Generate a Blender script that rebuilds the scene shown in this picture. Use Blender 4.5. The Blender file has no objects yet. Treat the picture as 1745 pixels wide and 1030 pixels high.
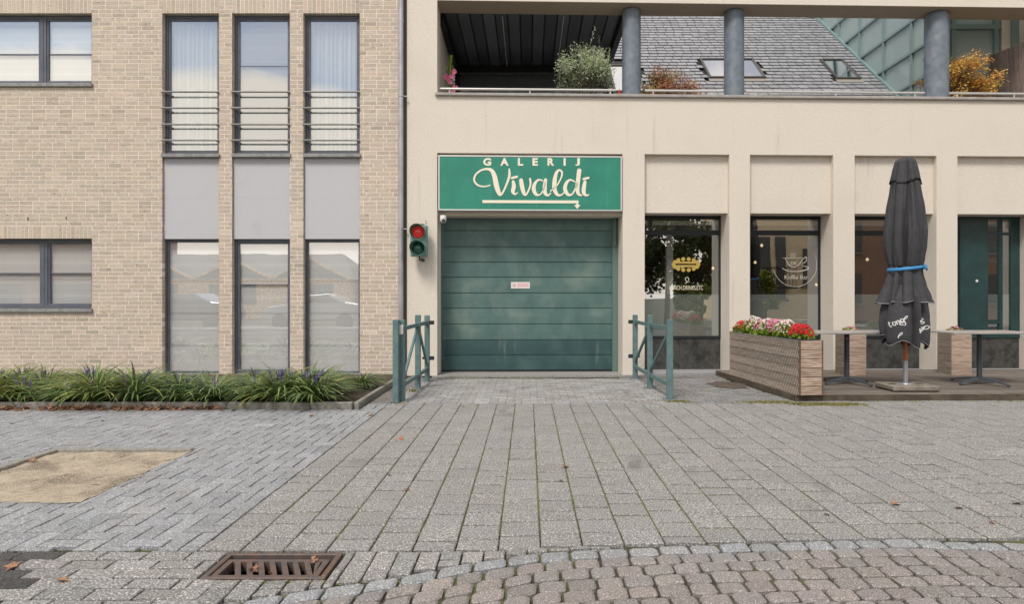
import bpy, bmesh, math, random
from mathutils import Matrix, Vector
from math import sin, cos, pi, radians as RAD
rnd = random.Random(7)
C = bpy.context.scene.collection
S = bpy.context.scene

# ------------------------------------------------------------------ camera, world, sun, exposure
F, VX, HY, CH = 1150.0, 900.0, 506.0, 1.34          # focal length / vanishing point of the photograph, eye height
cam_d = bpy.data.cameras.new('camera'); cam = bpy.data.objects.new('camera', cam_d); C.objects.link(cam)
cam.location = (0, 0, CH); cam.rotation_euler = (RAD(90), 0, 0)
cam_d.sensor_width = 36; cam_d.lens = F/1745*36
cam_d.shift_x = -(VX-872.5)/1745; cam_d.shift_y = (HY-515)/1745
cam_d.clip_start = .05; cam_d.clip_end = 3000
S.camera = cam
SUN_EL, SUN_AZ = RAD(52), RAD(205)
wd = bpy.data.worlds.new('World'); S.world = wd; wd.use_nodes = True
wt = wd.node_tree; wt.nodes.clear()
def wn(t, **k):
    n = wt.nodes.new(t)
    for a, b in k.items(): setattr(n, a, b)
    return n
sky = wn('ShaderNodeTexSky', sky_type='NISHITA', sun_disc=False, sun_elevation=SUN_EL, sun_rotation=SUN_AZ)
geo = wn('ShaderNodeTexCoord'); sep = wn('ShaderNodeSeparateXYZ'); wt.links.new(geo.outputs['Generated'], sep.inputs[0])
mp = wn('ShaderNodeMapping'); mp.inputs['Scale'].default_value = (1, 1, 2.2); wt.links.new(geo.outputs['Generated'], mp.inputs[0])
cn = wn('ShaderNodeTexNoise'); cn.inputs['Scale'].default_value = 4.5; cn.inputs['Detail'].default_value = 8; wt.links.new(mp.outputs[0], cn.inputs['Vector'])
# cloud bank low down: height + noise
ma = wn('ShaderNodeMath', operation='MULTIPLY_ADD'); wt.links.new(cn.outputs['Fac'], ma.inputs[0]); ma.inputs[1].default_value = -.09; wt.links.new(sep.outputs['Z'], ma.inputs[2])
low = wn('ShaderNodeMapRange', interpolation_type='SMOOTHSTEP'); low.inputs['From Min'].default_value = .250; low.inputs['From Max'].default_value = .224; wt.links.new(ma.outputs[0], low.inputs['Value'])
hi = wn('ShaderNodeMapRange', interpolation_type='SMOOTHSTEP'); hi.inputs['From Min'].default_value = .38; hi.inputs['From Max'].default_value = .66; hi.inputs['To Min'].default_value = .25; hi.inputs['To Max'].default_value = .9; wt.links.new(cn.outputs['Fac'], hi.inputs['Value'])
zen = wn('ShaderNodeMapRange', interpolation_type='SMOOTHSTEP'); zen.inputs['From Min'].default_value = .38; zen.inputs['From Max'].default_value = .6; zen.inputs['To Min'].default_value = .25; zen.inputs['To Max'].default_value = 1; wt.links.new(sep.outputs['Z'], zen.inputs['Value'])
m2 = wn('ShaderNodeMath', operation='MULTIPLY'); wt.links.new(hi.outputs[0], m2.inputs[0]); wt.links.new(zen.outputs[0], m2.inputs[1])
mx = wn('ShaderNodeMath', operation='MAXIMUM'); wt.links.new(low.outputs[0], mx.inputs[0]); wt.links.new(m2.outputs[0], mx.inputs[1])
mixc = wn('ShaderNodeMix', data_type='RGBA'); wt.links.new(mx.outputs[0], mixc.inputs['Factor'])
wt.links.new(sky.outputs[0], mixc.inputs['A']); mixc.inputs['B'].default_value = (11.6, 10.5, 9.2, 1)
bg = wn('ShaderNodeBackground'); bg.inputs['Strength'].default_value = .087; wt.links.new(mixc.outputs['Result'], bg.inputs['Color'])
wo = wn('ShaderNodeOutputWorld'); wt.links.new(bg.outputs[0], wo.inputs[0])
sd = bpy.data.lights.new('sun', 'SUN'); sd.energy = 1.9; sd.angle = RAD(17); sd.color = (1, .95, .87)
sun = bpy.data.objects.new('sun', sd); C.objects.link(sun)
_d = Vector((sin(SUN_AZ)*cos(SUN_EL), cos(SUN_AZ)*cos(SUN_EL), sin(SUN_EL)))
sun.rotation_euler = _d.to_track_quat('Z', 'Y').to_euler(); sun.location = (0, -5, 12)
S.view_settings.view_transform = 'Standard'; S.view_settings.look = 'None'
S.view_settings.gamma = 1; S.view_settings.exposure = .60

# ------------------------------------------------------------------ frames and pixel-to-facade measures
YL = 11.4
TH = RAD(1.65)
PR = (-2.075, YL)
M_W = Matrix.Identity(4)
M_R = Matrix.Translation((PR[0], PR[1], 0)) @ Matrix.Rotation(TH, 4, 'Z')
def U(px, v=0):                       # distance along the pale facade
    t = (px-VX)/F
    return (t*(PR[1]+v*cos(TH)) - PR[0] + v*sin(TH))/(cos(TH) - t*sin(TH))
def ZR(px, py, v=0):
    u = U(px, v); return CH - (py-HY)/F*(PR[1]+u*sin(TH)+v*cos(TH))
def XL(px, Y=YL): return (px-VX)/F*Y
def ZL(py, Y=YL): return CH-(py-HY)/F*Y
def GY(py, z=0): return F*(CH-z)/(py-HY)

# ------------------------------------------------------------------ mesh helpers
class MB:
    def __init__(s): s.v = []; s.f = []; s.m = []; s.c = []; s.col = None
    def add(s, vs, fs, mi=0, col=None):
        o = len(s.v); s.v += [tuple(p) for p in vs]
        for f in fs: s.f.append([i+o for i in f]); s.m.append(mi); s.c.append(col or (1, 1, 1))
        return s
    def box(s, x0, x1, y0, y1, z0, z1, mi=0, col=None, cham=0):
        if cham:
            c = cham; V = []
            for sx in (0, 1):
                for sy in (0, 1):
                    for sz in (0, 1):
                        X, Y, Z = (x1 if sx else x0), (y1 if sy else y0), (z1 if sz else z0)
                        ix, iy, iz = (-c if sx else c), (-c if sy else c), (-c if sz else c)
                        V += [(X, Y+iy, Z+iz), (X+ix, Y, Z+iz), (X+ix, Y+iy, Z)]
            bm = bmesh.new()
            for p in V: bm.verts.new(p)
            bmesh.ops.convex_hull(bm, input=bm.verts)
            bm.verts.index_update()
            s.add([v.co[:] for v in bm.verts], [[v.index for v in f.verts] for f in bm.faces], mi, col); bm.free(); return s
        vs = [(x0,y0,z0),(x1,y0,z0),(x1,y1,z0),(x0,y1,z0),(x0,y0,z1),(x1,y0,z1),(x1,y1,z1),(x0,y1,z1)]
        return s.add(vs, [(0,3,2,1),(4,5,6,7),(0,1,5,4),(1,2,6,5),(2,3,7,6),(3,0,4,7)], mi, col)
    def quad(s, x0, x1, y, z0, z1): return s.add([(x0, y, z0), (x1, y, z0), (x1, y, z1), (x0, y, z1)], [(0, 1, 2, 3)])
    def obox(s, c, ax, ay, az, mi=0, col=None):           # oriented box: centre and three half-axis vectors
        c, ax, ay, az = map(Vector, (c, ax, ay, az))
        vs = [c+a*ax+b*ay+d*az for d in (-1, 1) for a, b in ((-1,-1),(1,-1),(1,1),(-1,1))]
        return s.add(vs, [(0,3,2,1),(4,5,6,7),(0,1,5,4),(1,2,6,5),(2,3,7,6),(3,0,4,7)], mi, col)
    def bar(s, p, q, w, d, mi=0, col=None, up=(0, 0, 1)):   # square bar from p to q
        p, q = Vector(p), Vector(q); a = (q-p)/2; n = a.normalized(); u = Vector(up)
        if abs(n.dot(u)) > .95: u = Vector((0, 1, 0))
        x = n.cross(u).normalized(); y = x.cross(n).normalized()
        return s.obox((p+q)/2, a, x*w/2, y*d/2, mi, col)
    def tube(s, pts, r, n=8, mi=0, col=None, caps=True):
        pts = [Vector(p) for p in pts]; rs = r if isinstance(r, (list, tuple)) else [r]*len(pts)
        V = []; Fc = []
        for i, p in enumerate(pts):
            t = (pts[min(i+1, len(pts)-1)]-pts[max(i-1, 0)]).normalized()
            a = Vector((0, 0, 1)) if abs(t.z) < .9 else Vector((0, 1, 0))
            x = t.cross(a).normalized(); y = x.cross(t)
            for k in range(n):
                th = 2*pi*k/n; V.append(p+(x*cos(th)+y*sin(th))*rs[i])
        for i in range(len(pts)-1):
            for k in range(n):
                Fc.append((i*n+k, i*n+(k+1) % n, (i+1)*n+(k+1) % n, (i+1)*n+k))
        if caps: Fc += [list(range(n)), list(range((len(pts)-1)*n, len(pts)*n))[::-1]]
        return s.add(V, Fc, mi, col)
    def lathe(s, prof, c=(0, 0, 0), n=24, mi=0, col=None, M=None):
        V = []; Fc = []
        for r, z in prof:
            for k in range(n):
                p = Vector((r*cos(2*pi*k/n), r*sin(2*pi*k/n), z))
                V.append((M @ p if M else p)+Vector(c))
        for i in range(len(prof)-1):
            for k in range(n): Fc.append((i*n+k, i*n+(k+1) % n, (i+1)*n+(k+1) % n, (i+1)*n+k))
        return s.add(V, Fc, mi, col)
    def prism(s, poly, y0, y1, mi=0, col=None):             # polygon in (x,z) extruded along y
        n = len(poly)
        V = [(x, y0, z) for x, z in poly]+[(x, y1, z) for x, z in poly]
        return s.add(V, [list(range(n)), list(range(n, 2*n))[::-1]]+[(i, i+n, (i+1) % n+n, (i+1) % n) for i in range(n)], mi, col)
    def build(s, name, mat, parent=None, M=None, smooth=False, bevel=0, loc=None):
        M = M_W if M is None else M
        if parent is not None: org = ORG[parent.name][0]; M = ORG[parent.name][1]
        elif loc is not None: org = Vector(loc)
        else:
            xs, ys, zs = zip(*s.v); org = Vector(((min(xs)+max(xs))/2, (min(ys)+max(ys))/2, min(zs)))
        me = bpy.data.meshes.new(name)
        me.from_pydata([(a-org[0], b-org[1], c-org[2]) for a, b, c in s.v], [], s.f)
        for m in (mat if isinstance(mat, (list, tuple)) else [mat]): me.materials.append(m)
        me.polygons.foreach_set('material_index', s.m)
        if smooth: me.polygons.foreach_set('use_smooth', [True]*len(s.f))
        ca = me.color_attributes.new('tint', 'FLOAT_COLOR', 'CORNER'); buf = []
        for f, c in zip(s.f, s.c): buf += [c[0], c[1], c[2], 1.0]*len(f)
        ca.data.foreach_set('color', buf)
        me.update()
        bm = bmesh.new(); bm.from_mesh(me); bmesh.ops.recalc_face_normals(bm, faces=bm.faces[:]) if not s.open else None
        bm.to_mesh(me); bm.free()
        o = bpy.data.objects.new(name, me); C.objects.link(o)
        if smooth and smooth != 'all':
            me.set_sharp_from_angle(angle=RAD(40))
        if bevel:
            b = o.modifiers.new('bevel', 'BEVEL'); b.width = bevel; b.segments = 2; b.limit_method = 'ANGLE'
        if parent is not None: o.parent = parent
        else:
            o.matrix_world = M @ Matrix.Translation(org)
        ORG[o.name] = (org, M)
        return o
    open = False
ORG = {}
def thing(name, label, cat, loc, M=None, group=None):
    o = bpy.data.objects.new(name, None); C.objects.link(o); M = M_W if M is None else M
    o.empty_display_size = .1; o.matrix_world = M @ Matrix.Translation(loc); ORG[o.name] = (Vector(loc), M)
    return tag(o, label, cat, group)
def tag(o, label, cat, group=None):
    o['label'] = label; o['category'] = cat
    if group: o['group'] = group
    return o
def struct(o, kind='structure'): o['kind'] = kind; return o
def dup(o, parent=None):
    kids = list(o.children); c = o.copy(); C.objects.link(c)
    if parent: c.parent = parent
    for k in kids: dup(k, c)
    return c

# ------------------------------------------------------------------ materials
def mk(name, base, rough=.7, metal=0, var=None, vs=8, var2=None, vs2=1.2, v2=(.5, .7), bump=0, bs=60, bd=.01, tint=False, spec=.5,
       stretch=None, fleck=None, fs=300, sheen=0, two=None, emit=None, alpha=None, detail=4, grime=None, coat=0, subs=None):
    m = bpy.data.materials.new(name); m.use_nodes = True; t = m.node_tree; t.nodes.clear(); L = t.links.new
    o = t.nodes.new('ShaderNodeOutputMaterial'); b = t.nodes.new('ShaderNodeBsdfPrincipled'); L(b.outputs[0], o.inputs[0])
    b.inputs['Roughness'].default_value = rough; b.inputs['Metallic'].default_value = metal
    b.inputs['Specular IOR Level'].default_value = spec
    if coat: b.inputs['Coat Weight'].default_value = coat
    tc = t.nodes.new('ShaderNodeTexCoord'); src = tc.outputs['Object']
    if stretch:
        mpn = t.nodes.new('ShaderNodeMapping'); mpn.inputs['Scale'].default_value = stretch; L(src, mpn.inputs[0]); srcs = mpn.outputs[0]
    else: srcs = src
    def noise(sc, v, det=detail):
        n = t.nodes.new('ShaderNodeTexNoise'); n.inputs['Scale'].default_value = sc; n.inputs['Detail'].default_value = det; L(v, n.inputs['Vector']); return n.outputs['Fac']
    def rng(f, a, c):
        r = t.nodes.new('ShaderNodeMapRange'); r.interpolation_type = 'SMOOTHSTEP'; r.inputs['From Min'].default_value = a; r.inputs['From Max'].default_value = c; L(f, r.inputs['Value']); return r.outputs[0]
    def mix(f, A, B, mode='MIX'):
        x = t.nodes.new('ShaderNodeMix'); x.data_type = 'RGBA'; x.blend_type = mode
        if isinstance(f, float): x.inputs['Factor'].default_value = f
        else: L(f, x.inputs['Factor'])
        for nm, q in (('A', A), ('B', B)):
            if isinstance(q, tuple): x.inputs[nm].default_value = q+(1,)
            else: L(q, x.inputs[nm])
        return x.outputs['Result']
    col = base
    if var: col = mix(rng(noise(vs, srcs), .35, .65), col, var)
    if var2: col = mix(rng(noise(vs2, src, 6), *v2), col, var2)
    if fleck:
        col = mix(rng(noise(fs, src, 2), .52, .66), col, fleck)
    if two: col = mix(two, col, two)
    if tint:
        a = t.nodes.new('ShaderNodeVertexColor'); a.layer_name = 'tint'; col = mix(1.0, col, a.outputs[0], 'MULTIPLY')
    if grime:                                            # (colour, scale vector, from, to): own-shaped dirt streaks
        mpn = t.nodes.new('ShaderNodeMapping'); mpn.inputs['Scale'].default_value = grime[1]; L(src, mpn.inputs[0])
        col = mix(rng(noise(1, mpn.outputs[0], 6), grime[2], grime[3]), col, grime[0])
    if isinstance(col, tuple): b.inputs['Base Color'].default_value = col+(1,)
    else: L(col, b.inputs['Base Color'])
    if bump:
        bn = t.nodes.new('ShaderNodeBump'); bn.inputs['Strength'].default_value = bump; bn.inputs['Distance'].default_value = bd
        L(noise(bs, srcs, 5), bn.inputs['Height']); L(bn.outputs[0], b.inputs['Normal'])
    if emit: b.inputs['Emission Color'].default_value = emit[0]+(1,); b.inputs['Emission Strength'].default_value = emit[1]
    if subs:
        tr = t.nodes.new('ShaderNodeBsdfTranslucent'); ms = t.nodes.new('ShaderNodeMixShader'); ms.inputs[0].default_value = subs
        if isinstance(col, tuple): tr.inputs[0].default_value = col+(1,)
        else: L(col, tr.inputs[0])
        L(b.outputs[0], ms.inputs[1]); L(tr.outputs[0], ms.inputs[2]); L(ms.outputs[0], o.inputs[0])
    if alpha is not None: b.inputs['Alpha'].default_value = alpha
    return m
def glass(name, refl, tintc=(.9, .93, .92), rough=0, wave=0):
    m = bpy.data.materials.new(name); m.use_nodes = True; t = m.node_tree; t.nodes.clear(); L = t.links.new
    o = t.nodes.new('ShaderNodeOutputMaterial'); ms = t.nodes.new('ShaderNodeMixShader'); tr = t.nodes.new('ShaderNodeBsdfTransparent'); g = t.nodes.new('ShaderNodeBsdfGlossy')
    tr.inputs[0].default_value = tintc+(1,); g.inputs['Roughness'].default_value = rough; g.inputs[0].default_value = (.93, .95, .97, 1)
    lw = t.nodes.new('ShaderNodeLayerWeight'); lw.inputs['Blend'].default_value = .5; pw = t.nodes.new('ShaderNodeMath'); pw.operation = 'POWER'; pw.inputs[1].default_value = 4.5; L(lw.outputs['Facing'], pw.inputs[0])
    ad = t.nodes.new('ShaderNodeMath'); ad.operation = 'ADD'; ad.use_clamp = True; ad.inputs[1].default_value = refl; L(pw.outputs[0], ad.inputs[0])
    L(ad.outputs[0], ms.inputs[0]); L(tr.outputs[0], ms.inputs[1]); L(g.outputs[0], ms.inputs[2]); L(ms.outputs[0], o.inputs[0])
    if wave:
        tc = t.nodes.new('ShaderNodeTexCoord'); n = t.nodes.new('ShaderNodeTexNoise'); n.inputs['Scale'].default_value = 1.6; n.inputs['Detail'].default_value = 1
        L(tc.outputs['Object'], n.inputs['Vector']); bn = t.nodes.new('ShaderNodeBump'); bn.inputs['Strength'].default_value = wave; bn.inputs['Distance'].default_value = .01
        L(n.outputs['Fac'], bn.inputs['Height']); L(bn.outputs[0], g.inputs['Normal'])
    return m
def film(name, col, a):
    m = bpy.data.materials.new(name); m.use_nodes = True; t = m.node_tree; t.nodes.clear(); L = t.links.new
    o = t.nodes.new('ShaderNodeOutputMaterial'); ms = t.nodes.new('ShaderNodeMixShader'); ms.inputs[0].default_value = a
    tr = t.nodes.new('ShaderNodeBsdfTransparent'); ad = t.nodes.new('ShaderNodeMixShader'); ad.inputs[0].default_value = .12
    d = t.nodes.new('ShaderNodeBsdfDiffuse'); e = t.nodes.new('ShaderNodeBsdfTranslucent'); d.inputs[0].default_value = col+(1,); e.inputs[0].default_value = col+(1,)
    L(d.outputs[0], ad.inputs[1]); L(e.outputs[0], ad.inputs[2]); L(tr.outputs[0], ms.inputs[1]); L(ad.outputs[0], ms.inputs[2]); L(ms.outputs[0], o.inputs[0]); return m

BRICK = mk('brick', (.53, .450, .375), .88, var=(.46, .385, .318), vs=16, bump=.6, bs=90, bd=.003, tint=True, stretch=(1, 1, 4), var2=(.52, .44, .365), vs2=1.1, v2=(.45, .7), grime=((.17, .145, .125), (11, 11, 55), .57, .72))
MORTAR = mk('mortar', (.80, .73, .63), .95, var=(.76, .69, .59), vs=30, bump=.3, bs=200, bd=.002)
STUCCO = mk('stucco', (.70, .645, .565), .92, var=(.64, .58, .50), vs=48, var2=(.64, .575, .49), vs2=.9, v2=(.5, .8), bump=.9, bs=60, bd=.010, detail=5,
            grime=((.50, .46, .40), (6.5, 6.5, .42), .60, .84))
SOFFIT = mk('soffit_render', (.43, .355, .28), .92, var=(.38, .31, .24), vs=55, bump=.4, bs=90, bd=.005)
PANELG = mk('grey_render', (.50, .50, .525), .9, var=(.455, .455, .48), vs=70, bump=.35, bs=160, bd=.003, var2=(.42, .41, .42), vs2=2.2, v2=(.55, .85))
BLUEST = mk('bluestone', (.20, .20, .205), .7, var=(.28, .28, .27), vs=14, bump=.2, bs=120, bd=.002)
ANTH = mk('anthracite_frame', (.085, .095, .125), .42, var=(.11, .12, .145), vs=6)
ANTHD = mk('dark_window_frame', (.008, .014, .014), .6)
GREENFR = mk('dark_green_frame', (.018, .055, .055), .35, var=(.014, .042, .043), vs=5)
GL_UP = glass('coated_glass', .40, wave=.02)
GL_LO = glass('street_glass', .36, (.99, .99, .99), wave=.08)
GL_CF = glass('cafe_glass', .42, (.88, .9, .88), wave=.06)
CURT = mk('voile_curtain', (.80, .81, .81), .9, subs=.25)
BLIND = mk('pleated_blind', (.76, .76, .755), .85, var=(.73, .73, .725), vs=60, stretch=(1, 1, .05), tint=True, emit=None)
BLINDD = mk('grey_blind', (.34, .335, .325), .85, var=(.31, .305, .295), vs=60, stretch=(1, 1, .05), tint=True)
ZINC = mk('zinc_pipe', (.44, .44, .46), .4, metal=.5, var=(.36, .36, .38), vs=5)
STEEL = mk('rail_steel', (.25, .245, .235), .6, metal=.4, var=(.20, .195, .185), vs=12)
ALU = mk('aluminium', (.58, .57, .55), .4, metal=.5)
DOORG = mk('garage_door_green', (.076, .150, .142), .55, var=(.060, .125, .120), vs=3.5, bump=.12, bs=260, bd=.0015, tint=True, var2=(.135, .205, .185), vs2=2.3, v2=(.45, .75), stretch=(1.3, 1, .7), grime=((.15, .20, .18), (9, 9, 1.1), .62, .9))
GUIDE = mk('green_guide', (.11, .17, .15), .5)
SIGNG = mk('sign_green', (.016, .195, .135), .35, var=(.022, .23, .16), vs=2.5, grime=((.05, .31, .22), (14, 14, 1.2), .56, .85))
CREAM = mk('sign_cream', (.80, .74, .60), .6)
POSTG = mk('post_green_paint', (.085, .155, .158), .5, var=(.12, .19, .19), vs=9, var2=(.16, .22, .20), vs2=14, v2=(.6, .8), bump=.1, bs=60, bd=.002)
TLG = mk('signal_housing', (.12, .24, .20), .6, var=(.16, .27, .23), vs=12)
DARKM = mk('dark_metal', (.03, .035, .04), .5, metal=.3)
LENSR = mk('red_lens', (.42, .015, .012), .18, coat=.6, emit=((1, .05, .03), .12))
LENSG = mk('green_lens', (.008, .10, .07), .18, coat=.6)
WHITEP = mk('white_plastic', (.72, .70, .68), .4)
BLACKR = mk('black_rubber', (.015, .015, .015), .6)
PINKS = mk('pink_print', (.72, .42, .45), .6)
SLAB = mk('slab_concrete', (.248, .242, .238), .92, var=(.140, .135, .130), vs=112, var2=(.185, .180, .175), vs2=1.3, v2=(.45, .75), grime=((.13, .125, .12), (2.6, .9, 1), .60, .80), bump=.6, bs=120, bd=.004, tint=True, fleck=(.50, .485, .465), fs=105)
KLINK = mk('klinker_blue_grey', (.255, .262, .272), .9, var=(.175, .180, .190), vs=120, var2=(.20, .20, .207), vs2=1.4, bump=.5, bs=150, bd=.003, tint=True, fleck=(.45, .46, .47), fs=115)
COBB = mk('cobble_concrete', (.225, .206, .197), .92, var=(.155, .141, .134), vs=140, var2=(.20, .18, .172), vs2=1.6, bump=.6, bs=130, bd=.004, tint=True, fleck=(.40, .365, .35), fs=150)
JOINT = mk('joint_sand_moss', (.060, .054, .044), .98, var=(.04, .038, .03), vs=60, var2=(.095, .105, .035), vs2=2.2, v2=(.45, .62), bump=.6, bs=150, bd=.006)
ASPH = mk('asphalt', (.055, .055, .057), .92, var=(.08, .08, .08), vs=120, bump=.6, bs=180, bd=.004)
SAND = mk('sand', (.375, .315, .24), .98, var=(.28, .23, .17), vs=14, var2=(.15, .12, .09), vs2=2.4, v2=(.46, .66), bump=.6, bs=80, bd=.010, fleck=(.50, .43, .33), fs=110)
SOIL = mk('soil', (.045, .034, .024), .98, var=(.08, .06, .04), vs=30, bump=.8, bs=60, bd=.02)
KERB = mk('kerb_concrete', (.27, .255, .23), .93, var=(.20, .19, .17), vs=30, var2=(.14, .15, .09), vs2=5, v2=(.55, .8), bump=.4, bs=120, bd=.004)
IRON = mk('cast_iron', (.105, .088, .088), .6, metal=.35, var=(.15, .105, .085), vs=18, var2=(.20, .10, .055), vs2=5, v2=(.55, .8), bump=.25, bs=160, bd=.002)
DEEP = mk('pit_dark', (.012, .011, .010), 1)
LEAFG2 = mk('liriope_leaf_cool', (.15, .235, .085), .42, var=(.10, .17, .06), vs=5, tint=True, subs=.2)
LEAFG = mk('liriope_leaf', (.215, .29, .085), .42, var=(.13, .20, .055), vs=5, tint=True, subs=.25)
PURP = mk('purple_bloom', (.22, .15, .42), .7, tint=True)
DRYL = mk('dry_leaf', (.30, .165, .095), .8, var=(.19, .10, .06), vs=14, tint=True)
DRYO = mk('orange_leaf', (.45, .13, .035), .7, var=(.30, .09, .03), vs=20)
WEED = mk('weed_leaf', (.20, .21, .06), .8, tint=True, subs=.25)
WOODP = mk('ridged_planter_wood', (.35, .30, .255), .85, var=(.25, .205, .165), vs=5, stretch=(1, 1, 14), bump=.35, bs=30, bd=.004, tint=True, var2=(.33, .27, .225), vs2=1.8, v2=(.45, .75))
WOODL = mk('pale_planter_wood', (.47, .37, .30), .85, var=(.30, .215, .16), vs=6, stretch=(1, 1, 10), bump=.35, bs=30, bd=.003, tint=True)
WOODD = mk('deck_wood', (.175, .155, .135), .88, var=(.12, .095, .075), vs=5, stretch=(1.2, 9, 9), bump=.3, bs=25, bd=.004, tint=True, var2=(.10, .095, .06), vs2=1.6, v2=(.55, .8))
WOODS = mk('screen_wood', (.26, .20, .175), .85, var=(.18, .14, .12), vs=7, stretch=(9, 9, 1), tint=True)
DKWOOD = mk('dark_wet_wood', (.06, .045, .03), .8, var=(.10, .08, .055), vs=8)
FABR = mk('parasol_fabric', (.036, .036, .042), .82, var=(.046, .046, .052), vs=30, bump=.2, bs=400, bd=.001, sheen=1)
FABW = mk('parasol_lining', (.30, .29, .29), .9)
PRINT = mk('parasol_print', (.66, .65, .64), .8)
STRAP = mk('blue_strap', (.04, .24, .52), .6)
PWOOD = mk('varnished_pole', (.40, .13, .035), .4, var=(.30, .09, .025), vs=5, stretch=(8, 8, 1))
PMETAL = mk('pole_metal', (.36, .38, .40), .35, metal=.6)
CONC = mk('concrete', (.24, .21, .175), .93, var=(.17, .15, .12), vs=12, bump=.4, bs=80, bd=.004, var2=(.11, .10, .075), vs2=4, v2=(.55, .8))
TTOP = mk('table_laminate', (.36, .34, .32), .5, var=(.30, .285, .27), vs=4)
TLEG = mk('table_leg_metal', (.055, .065, .080), .45, metal=.3)
COLM = mk('blue_grey_column', (.125, .155, .195), .5, var=(.165, .195, .23), vs=9, var2=(.22, .245, .275), vs2=5, v2=(.52, .8), bump=.15, bs=60, bd=.003, grime=((.26, .28, .30), (9, 9, 2.2), .62, .8))
SLATE = mk('slate', (.30, .305, .325), .6, var=(.24, .245, .262), vs=8, bump=.35, bs=40, bd=.004, tint=True, fleck=(.38, .38, .38), fs=60)
SLATEB = mk('slate_gap', (.03, .03, .032), .9)
CLAD = mk('blue_green_cladding', (.30, .385, .385), .22, var=(.33, .41, .40), vs=1.2)
CLADF = mk('blue_green_mullion', (.19, .27, .27), .45)
PERG = mk('pergola_louvre', (.10, .115, .135), .22, tint=True)
PERGB = mk('pergola_beam', (.006, .007, .009), .5)
SKYL = glass('skylight_glass', .75, (.7, .75, .78))
GRAN = mk('dark_granite', (.05, .05, .048), .35, var=(.072, .072, .066), vs=16, var2=(.028, .028, .026), vs2=9, v2=(.42, .7))
FROST = film('frosted_film', (.40, .43, .42), .80)
VINYL = mk('vinyl_cream', (.75, .68, .52), .6)
VINYLY = mk('vinyl_gold', (.45, .32, .07), .5)
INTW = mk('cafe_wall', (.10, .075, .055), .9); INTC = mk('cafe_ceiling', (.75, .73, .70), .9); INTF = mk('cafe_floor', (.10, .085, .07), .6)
LAMPW = mk('lamp_glow', (.9, .75, .5), .5, emit=((1, .72, .42), .9))
OPC = mk('house_render_sunlit_gold', (.85, .68, .45), .9, var=(.75, .58, .36), vs=3, stretch=(1, 1, 4))  # golden sunshine is put into the base colour
OPB = mk('house_brick_sunlit_orange', (.97, .68, .34), .9, var=(.50, .27, .12), vs=9)  # orange brick brightened, sunlight on the street fronts painted into the colour
OPD = mk('house_brick_brown', (.26, .15, .10), .9, var=(.36, .22, .15), vs=6, stretch=(1, 1, 4))
ROOFD = mk('roof_tile', (.10, .10, .11), .8, var=(.14, .13, .13), vs=5)
CARP = mk('car_paint', (.05, .06, .08), .25, metal=.4, coat=.8); CARW = mk('car_paint_silver', (.35, .37, .40), .3, metal=.5, coat=.8)
CARG = mk('car_glass', (.01, .012, .015), .08)
BARK = mk('bark', (.11, .085, .06), .9, var=(.06, .045, .035), vs=12, bump=.6, bs=30)
def leafm(name, a, b, s=6): return mk(name, a, .6, var=b, vs=s, tint=True, subs=.25)
LOLIVE = leafm('olive_leaf', (.60, .66, .46), (.42, .49, .31)); LMAPLE = leafm('maple_leaf', (.40, .13, .085), (.33, .25, .07), 3)
LORANGE = leafm('orange_foliage', (.66, .32, .05), (.58, .40, .10)); LTREE = leafm('tree_leaf', (.05, .08, .02), (.09, .11, .03)); LYEL = leafm('yellow_leaf', (.30, .30, .05), (.14, .19, .04))
FPINK = mk('pink_petal', (.70, .20, .32), .6, tint=True, subs=.2); FRED = mk('red_petal', (.58, .010, .016), .6, tint=True, subs=.15); FWH = mk('white_petal', (.78, .76, .66), .6, subs=.2)
FGREEN = mk('fresh_leaf', (.22, .32, .04), .6, tint=True, subs=.25)

# ------------------------------------------------------------------ ground
g = MB()
for q in ((-400, -1.563, -400, 600), (-.967, 400, -400, 600), (-1.563, -.967, -400, 3.207), (-1.563, -.967, 3.528, 600)): g.box(*q, -.6, -.022)
struct(g.build('ground', JOINT, loc=(0, 0, 0)))
g = MB(); g.box(-120, 120, -3.2, 1.15, -.02, -.002); struct(g.build('road', ASPH))
g = MB(); g.box(-120, 120, -5.6, -3.2, -.02, .10); struct(g.build('far_pavement', SLAB))

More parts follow.
